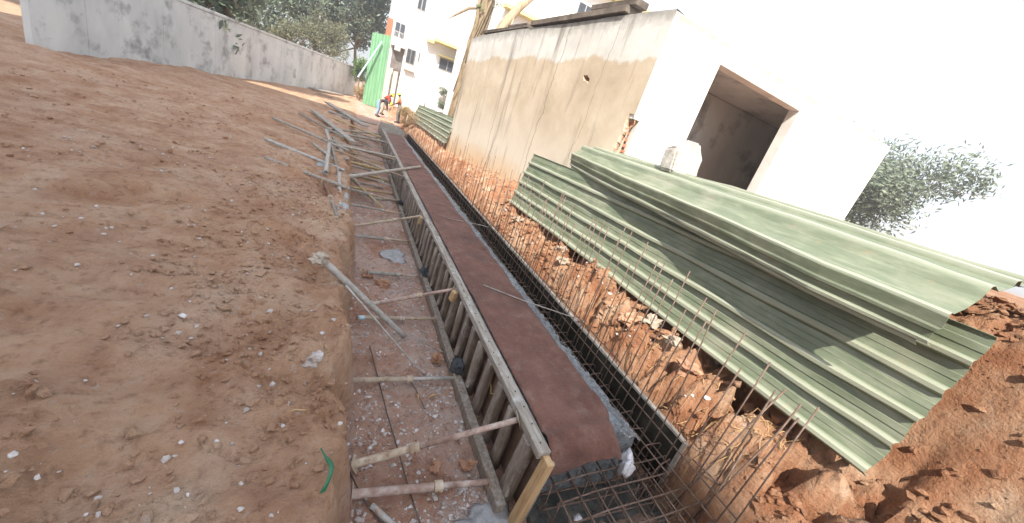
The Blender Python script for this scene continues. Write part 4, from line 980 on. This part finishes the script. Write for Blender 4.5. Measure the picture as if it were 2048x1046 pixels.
def tree(name, base, trunk_pts, blobs, n, size, lm, label, cat='tree', group=None, bark='trunk', seed=1, thin=1.0, tr=.16):
    r = random.Random(seed); root = empty(name, base, label, cat, group)
    bx, by, bz = base
    V, F = tube_geo([(x, y, z) for x, y, z in trunk_pts], [tr*(1-.6*i/(len(trunk_pts)-1)) for i in range(len(trunk_pts))], 9)
    for (cx, cy, cz, br, sq) in blobs:      # a limb into each clump
        p0 = Vector(trunk_pts[max(1, len(trunk_pts)-2)]); p1 = Vector((cx, cy, cz)); mid = (p0+p1)/2 + Vector((r.uniform(-.3, .3), r.uniform(-.3, .3), -.2))
        v, f = tube_geo([p0, mid, p1], [tr*.4, tr*.25, tr*.1], 6); o0 = len(V); V += v; F += [tuple(o0+k for k in q) for q in f]
        for _ in range(5):
            e = p1 + Vector((r.gauss(0, 1), r.gauss(0, 1), r.gauss(0, 1)*sq))*br*.55
            v, f = tube_geo([mid, (mid+e)/2+Vector((0, 0, .1)), e], [tr*.15, tr*.1, tr*.04], 5); o0 = len(V); V += v; F += [tuple(o0+k for k in q) for q in f]
    mesh('trunk', V, F, MAT[bark], root, True)
    V, F = crown_geo(blobs, n, size, r, thin)
    mesh('crown', V, F, MAT[lm], root)
    return root
def rb_(r, c, spread, n, br, sq=.8):
    return [(r.gauss(0, 1)*spread[0]+c[0], r.gauss(0, 1)*spread[1]+c[1], r.gauss(0, 1)*spread[2]+c[2], br*r.uniform(.7, 1.3), sq) for _ in range(n)]
rr_ = random.Random(12)
GT = 'dark trees beyond the boundary wall'
for i, (x, y, h, s, lm, lb) in enumerate((
    (-4.6, 52, 14.5, 4.0, 'leaf_dark', 'dark green tree filling the gap left of the white house'),
    (-.4, 55, 15.5, 3.6, 'leaf_dark', 'dark tree with thin sky-lit crown edge beside the white house'),
    (-9.5, 47, 13.5, 4.2, 'leaf_dark', 'broad dark green tree rising behind the boundary wall'),
    (-16, 40, 11, 3.6, 'leaf_dark', 'dark tree over the near end of the boundary wall'),
    (-20, 29, 10, 3.6, 'leaf_dark', 'dark tree standing apart beyond the near wall end'),
    (-6.3, 25.5, 9.5, 2.6, 'leaf_dark', 'dark shade tree standing before the grey boundary wall'),
    (24, 22, 9, 3.6, 'leaf_dark', 'dark tree past the end of the plastered building'),
    (34, 16, 9, 4, 'leaf_dark', 'dark tree on open ground well beyond the green sheets'),
    (40, 27, 10, 4.5, 'leaf_dark', 'tall dark tree farthest beyond the green sheets'))):
    tree('dark_tree', (0, 0, 0), [(x, y, 0), (x+.2, y, 2.5), (x-.1, y+.2, 5), (x+.1, y, h*.65)], rb_(rr_, (x, y, h*.66), (s*.55, s*.55, h*.2), 13, s*.55), 9000 if i < 6 else 26000, .19 if i < 6 else .13, lm, lb, 'tree', GT, 'trunk', 20+i, 1.0, .25)
tree('dusty_tree', (0, 0, 0), [(-2.6, 45.5, 0), (-2.5, 45.5, 1.6), (-2.6, 45.6, 3.0), (-2.4, 45.5, 4.2)], rb_(rr_, (-2.5, 45.5, 4.6), (1.1, .8, .8), 9, 1.15), 7000, .10, 'leaf_grey', 'dusty grey-olive bushy tree directly over the boundary wall', 'tree', None, 'trunk', 41, .7, .14)
tree('dusty_tree', (0, 0, 0), [(-5.4, 41, 0), (-5.4, 41, 2.0), (-5.5, 41, 3.3)], rb_(rr_, (-5.4, 41, 3.7), (1.2, .8, .6), 7, 1.0), 4200, .10, 'leaf_grey', 'lower dusty bush at the side of the grey-olive tree', 'tree', None, 'trunk', 42, .7, .12)
tree('green_bush', (0, 0, 0), [(.35, 41, 0), (.35, 41, 1.0), (.3, 41, 2.0)], rb_(rr_, (.35, 41, 2.5), (.35, .3, .75), 7, .65), 3800, .08, 'leaf_green', 'green bush between the grey wall and the green hoarding', 'bush', None, 'trunk', 43, .8, .07)
tree('dry_bush', (0, 0, 0), [(.55, 37.5, 0), (.55, 37.5, .6), (.6, 37.5, 1.0)], rb_(rr_, (.5, 37.5, .7), (.4, .4, .35), 6, .5), 2600, .09, 'leaf_dry', 'dry straw-coloured bush at the foot of the green hoarding', 'bush', None, 'trunk_tan', 44, .3, .05)
tree('dry_bush', (0, 0, 0), [(2.95, 23.2, .2), (2.95, 23.2, .5), (2.95, 23.2, .8)], rb_(rr_, (2.95, 23.0, .75), (.18, .5, .22), 7, .36), 3600, .07, 'leaf_dry', 'dry straw-coloured bush beside the worker in orange', 'bush', None, 'trunk_tan', 45, .25, .04)
tree('green_bush', (0, 0, 0), [(8.3, 38.8, .3), (8.3, 38.8, 1.0), (8.3, 38.8, 1.6)], rb_(rr_, (8.3, 38.8, 1.8), (.5, .3, .6), 6, .5), 2400, .09, 'leaf_dark', 'thin dark shrub against the white house wall', 'bush', None, 'trunk', 46, .7, .05)
# bare lopped tree behind the far end of the plastered wall
bt = empty('lopped_tree', (4.35, 17.2, 0), 'lopped vine-wrapped tree with bare limbs behind the plastered wall', 'tree')
lv, lf = [], []
def add(pts, rad, n=9):
    v, f = tube_geo(pts, rad, n); o0 = len(lv); lv.extend(v); lf.extend([tuple(o0+k for k in q) for q in f])
add([(4.05, 17.2, .2), (4.1, 17.2, 2), (4.18, 17.2, 3.6), (4.3, 17.3, 4.9), (4.45, 17.3, 6.2), (4.5, 17.3, 7.4)], [.26, .24, .22, .24, .25, .2])
add([(4.2, 17.2, 3.4), (4.05, 17.1, 4.6), (4.15, 17.1, 5.4), (4.0, 17, 6.3)], [.12, .10, .09, .05])
rv = random.Random(5)
for i in range(26):      # vines
    a = rv.uniform(0, 6.28); z0 = rv.uniform(2, 4.5); q = rv.uniform(2, 4)
    add([(4.12+.09*(z0+t*q-2)/1.2+.28*math.cos(a+t*1.5), 17.25+.28*math.sin(a+t*1.5), z0+t*q) for t in np.linspace(0, 1, 6)], rv.uniform(.012, .035), 5)
add([(4.05, 17.1, 5.9), (3.7, 17, 5.75), (3.3, 17, 5.4), (2.95, 17, 5.05)], [.05, .06, .05, .01], 6)
o = mesh('trunk', lv, lf, MAT['trunk'], None, True); child_local(o, bt)
lv, lf = [], []
add([(4.8, 17.4, 4.2), (5.2, 17.5, 5.3), (5.45, 17.5, 5.9), (5.9, 17.6, 6.7), (6.6, 17.6, 7.6)], [.24, .22, .20, .18, .12])
add([(5.3, 17.5, 5.4), (5.6, 17.4, 5.5), (5.75, 17.4, 6.2)], [.08, .07, .03], 6)
o = mesh('limb', lv, lf, MAT['trunk_tan'], None, True); child_local(o, bt)
V, F = crown_geo([(4.1, 17.0, 6.0, .22, 1), (4.7, 17.3, 6.6, .5, 1), (4.4, 17.2, 6.9, .4, 1)], 700, .05, rv, .7)
o = mesh('leaves', V, F, MAT['leaf_green'], None); child_local(o, bt)
for a, b, lb in (((6.9, 15, 5.9), (7.2, 15, 7.2), 0), ((8.6, 15, 6.3), (8.3, 15, 7.4), 0)):
    o = tube('twig', [a, ((a[0]+b[0])/2+.08, 15, (a[2]+b[2])/2), b], .02, MAT['trunk'], None, 5); child_local(o, bt)

# ------------------------------------------------------------------ workers
MAT['jeans'] = simple('blue_denim', [(.3, (.16, .27, .42)), (.7, (.28, .40, .55))], 12, (1, 1, 1), .9, 0, .3)
MAT['shirt_dark'] = simple('black_shirt', [(.3, (.025, .027, .032)), (.7, (.05, .05, .06))], 9, (1, 1, 1), .9, 0, .3)
MAT['shirt_red'] = simple('red_shirt', [(.3, (.55, .05, .05)), (.7, (.68, .09, .08))], 9, (1, 1, 1), .9, 0, .3)
MAT['vest'] = simple('orange_vest', [(.3, (.75, .20, .09)), (.7, (.85, .29, .15))], 9, (1, 1, 1), .8, 0, .3)
MAT['trousers'] = simple('grey_trousers', [(.3, (.13, .12, .11)), (.7, (.21, .19, .18))], 9, (1, 1, 1), .9, 0, .3)
MAT['trousers_pale'] = simple('khaki_trousers', [(.3, (.42, .35, .27)), (.7, (.54, .47, .38))], 9, (1, 1, 1), .9, 0, .3)
MAT['skin'] = simple('brown_skin', [(.3, (.13, .065, .04)), (.7, (.19, .10, .065))], 9, (1, 1, 1), .6, 0, .1)
MAT['helmet'] = simple('yellow_helmet', [(.3, (.78, .62, .03)), (.7, (.84, .70, .06))], 4, (1, 1, 1), .35, 0, 0)
MAT['hair'] = simple('black_hair', [(.3, (.012, .01, .009)), (.7, (.025, .022, .02))], 20, (1, 1, 1), .7, 0, .2)
def skin_fig(name, verts, edges, radii, mat, parent, root=0, sub=2):
    me = bpy.data.meshes.new(name); me.from_pydata(verts, edges, []); me.update()
    o = link(name, me, parent, mat)
    sk = o.modifiers.new('skin', 'SKIN'); sk.use_smooth_shade = True
    for i, r_ in enumerate(radii):
        d = me.skin_vertices[0].data[i]; d.radius = (r_, r_) if not hasattr(r_, '__len__') else r_
        d.use_root = (i == root)
    ss = o.modifiers.new('sub', 'SUBSURF'); ss.levels = sub; ss.render_levels = sub
    return o
def person(loc, yaw, J, top, legs, label, sleeve=True):
    """J: dict of joints in metres, figure faces +x before the yaw"""
    root = empty('person', loc, label, 'person', 'workers in yellow helmets'); root.rotation_euler = (0, 0, yaw)
    o_ = ['pelvis', 'waist', 'chest', 'neck', 'head', 'crown', 'shl', 'ell', 'wrl', 'hal', 'shr', 'elr', 'wrr', 'har', 'hil', 'knl', 'anl', 'tol', 'hir', 'knr', 'anr', 'tor']
    rad = dict(pelvis=.135, waist=.125, chest=.15, neck=.055, head=.085, crown=.07, shl=.06, ell=.044, wrl=.03, hal=.036, shr=.06, elr=.044, wrr=.03, har=.036, hil=.095, knl=.062, anl=.042, tol=.04, hir=.095, knr=.062, anr=.042, tor=.04)
    E_ = [('pelvis', 'waist'), ('waist', 'chest'), ('chest', 'neck'), ('neck', 'head'), ('head', 'crown'), ('chest', 'shl'), ('shl', 'ell'), ('ell', 'wrl'), ('wrl', 'hal'), ('chest', 'shr'), ('shr', 'elr'), ('elr', 'wrr'), ('wrr', 'har'),
          ('pelvis', 'hil'), ('hil', 'knl'), ('knl', 'anl'), ('anl', 'tol'), ('pelvis', 'hir'), ('hir', 'knr'), ('knr', 'anr'), ('anr', 'tor')]
    ix = {k: i for i, k in enumerate(o_)}
    skin_fig('body', [J[k] for k in o_], [(ix[a], ix[b]) for a, b in E_], [rad[k] for k in o_], MAT['skin'], root)
    def sub(name, keys, ed, mat, grow, cut=None):
        vs_ = [Vector(J[k]) for k in keys]; id_ = {k: i for i, k in enumerate(keys)}
        return skin_fig(name, [tuple(v) for v in vs_], [(id_[a], id_[b]) for a, b in ed], [rad[k]+grow for k in keys], mat, root)
    sub('shirt', ['waist', 'chest', 'neck', 'shl', 'ell', 'shr', 'elr'], [('waist', 'chest'), ('chest', 'neck'), ('chest', 'shl'), ('shl', 'ell'), ('chest', 'shr'), ('shr', 'elr')], top, .016)
    sub('trousers', ['waist', 'pelvis', 'hil', 'knl', 'anl', 'hir', 'knr', 'anr'], [('waist', 'pelvis'), ('pelvis', 'hil'), ('hil', 'knl'), ('knl', 'anl'), ('pelvis', 'hir'), ('hir', 'knr'), ('knr', 'anr')], legs, .018)
    # helmet: dome and brim
    h = Vector(J['head']); c = Vector(J['crown']); d = (c-h).normalized(); fwd = Vector(J['face']).normalized(); fwd = (fwd-d*fwd.dot(d)).normalized(); sd_ = d.cross(fwd)
    bm = bmesh.new(); bmesh.ops.create_uvsphere(bm, u_segments=20, v_segments=12, radius=1)
    bmesh.ops.delete(bm, geom=[v for v in bm.verts if v.co.z < -.05], context='VERTS')
    Mh = Matrix((fwd, sd_, d)).transposed().to_4x4(); Mh.translation = h + d*.035
    for v in bm.verts:
        v.co = Vector((v.co.x*.135, v.co.y*.115, v.co.z*.125))
        if v.co.z < .005: v.co.x *= 1.28 if v.co.x > 0 else 1.08; v.co.y *= 1.1
    bm.transform(Mh); he = bm_obj('helmet', bm, MAT['helmet'], root, True); he.modifiers.new('t', 'SOLIDIFY').thickness = .008
    bm = bmesh.new(); bmesh.ops.create_icosphere(bm, subdivisions=2, radius=.094)
    Mk = Mh.copy(); Mk.translation = h + d*.02 - fwd*.02; bm.transform(Mk); bm_obj('hair', bm, MAT['hair'], root, True)
    for s_ in ('l', 'r'):
        a = Vector(J['an'+s_]); t = Vector(J['to'+s_])
        bm = beam_bm(a+(a-t)*.35+Vector((0, 0, -.035)), t+(t-a)*.3+Vector((0, 0, -.01)), .09, .07, .02); bm_obj('shoe', bm, MAT['hair'], root)
    return root
stand = dict(pelvis=(0, 0, .92), waist=(.02, 0, 1.08), chest=(.06, 0, 1.32), neck=(.10, 0, 1.48), head=(.15, 0, 1.58), crown=(.17, 0, 1.66), face=(1, 0, -.5),
             shl=(.07, .19, 1.38), ell=(.16, .25, 1.12), wrl=(.36, .18, .98), hal=(.44, .15, .96), shr=(.07, -.19, 1.38), elr=(.15, -.25, 1.11), wrr=(.36, -.18, 1.0), har=(.44, -.14, .98),
             hil=(0, .10, .86), knl=(.05, .12, .48), anl=(-.02, .13, .09), tol=(.12, .15, .045), hir=(0, -.10, .86), knr=(-.02, -.12, .48), anr=(-.10, -.13, .09), tor=(.04, -.15, .045))
bend = dict(pelvis=(0, 0, .88), waist=(.14, 0, 1.0), chest=(.38, 0, 1.06), neck=(.54, 0, 1.02), head=(.64, 0, .96), crown=(.71, 0, .93), face=(.3, 0, -1),
            shl=(.42, .18, 1.02), ell=(.50, .22, .76), wrl=(.56, .14, .54), hal=(.58, .12, .46), shr=(.42, -.18, 1.02), elr=(.50, -.22, .76), wrr=(.58, -.14, .54), har=(.60, -.12, .46),
            hil=(0, .10, .82), knl=(.06, .12, .46), anl=(.0, .13, .09), tol=(.14, .15, .045), hir=(0, -.10, .82), knr=(.06, -.12, .46), anr=(-.02, -.13, .09), tor=(.12, -.15, .045))
stoop = dict(bend); stoop.update(waist=(.10, 0, 1.03), chest=(.28, 0, 1.20), neck=(.40, 0, 1.28), head=(.48, 0, 1.31), crown=(.53, 0, 1.37), face=(1, 0, -.6), shl=(.30, .18, 1.2), shr=(.30, -.18, 1.2), ell=(.42, .22, .95), elr=(.42, -.22, .95), wrl=(.54, .14, .76), wrr=(.54, -.14, .76), hal=(.58, .12, .70), har=(.58, -.12, .70))
person((1.45, 25.6, gz(1.45, 25.6)+.02), R(-12), bend, MAT['shirt_dark'], MAT['jeans'], 'person in blue jeans and dark shirt bending far over in yellow helmet')
person((1.75, 26.6, gz(1.75, 26.6)+.12), R(-15), stoop, MAT['shirt_red'], MAT['trousers_pale'], 'person in red shirt stooping behind the one in jeans')
person((2.62, 24.8, gz(2.62, 24.8)+.02), R(165), stand, MAT['vest'], MAT['trousers'], 'person in orange vest and grey trousers standing in yellow helmet')
for i, (x, y, lb) in enumerate(((1.93, 25.0, 'upright pale timber held by the bending worker'), (2.12, 25.2, 'upright pale timber next to the orange vest worker'))):
    z = gz(x, y)
    tag(beam('timber_post', (x, y, z), (x+.16, y+.05, z+.95), .08, .05, MAT['timber_new'] if i else MAT['timber'], None, .004), lb, 'timber')
tag(beam('timber_post', (1.6, 24.3, gz(1.6, 24.3)+.05), (2.35, 24.0, gz(2.35, 24.0)+.05), .08, .06, MAT['timber_new'], None, .004), 'yellow timber lying at the feet of the workers', 'timber')

# ------------------------------------------------------------------ tall unseen block, added behind the viewer to shade the trench
BB = empty('shade_block', (-12, -30, 0), 'long cream block added out of view behind the viewer to shade the trench', 'building')
def bbox(name, lo, hi, mat): return child_local(box(name, lo, hi, mat), BB)
BX, BH = -11.4, 33.5
bbox('wall', (-27, -60, -.5), (BX, -3.0, BH), MAT['tan_column'])
bbox('parapet', (-27.1, -60.1, BH+.002), (BX+.0, -2.9, BH+.5), MAT['white_wall'])
for fl in range(10):
    for k in range(4):
        f = bbox('window', (-26+3.6*k, -3.0, 1.2+3.3*fl), (-24.4+3.6*k, -2.92, 2.6+3.3*fl), MAT['frame_grey'])
        p = box('pane', (-25.9+3.6*k, -2.93, 1.3+3.3*fl), (-24.5+3.6*k, -2.89, 2.5+3.3*fl), MAT['dark_pane']); p.parent = f

# ------------------------------------------------------------------ thin dusty air over the site
hz = box('haze', (-400, -140, -2.0), (400, 600, 60), None)
hm = bpy.data.materials.new('dusty_air'); hm.use_nodes = True
hm.node_tree.nodes.remove(hm.node_tree.nodes['Principled BSDF'])
pv = hm.node_tree.nodes.new('ShaderNodeVolumePrincipled'); pv.inputs['Density'].default_value = .0038; pv.inputs['Color'].default_value = (.92, .94, .96, 1); pv.inputs['Anisotropy'].default_value = .3
hm.node_tree.links.new(pv.outputs[0], hm.node_tree.nodes['Material Output'].inputs['Volume'])
hz.data.materials.append(hm); tag(hz, 'thin dusty haze over the site', None, None, 'stuff')
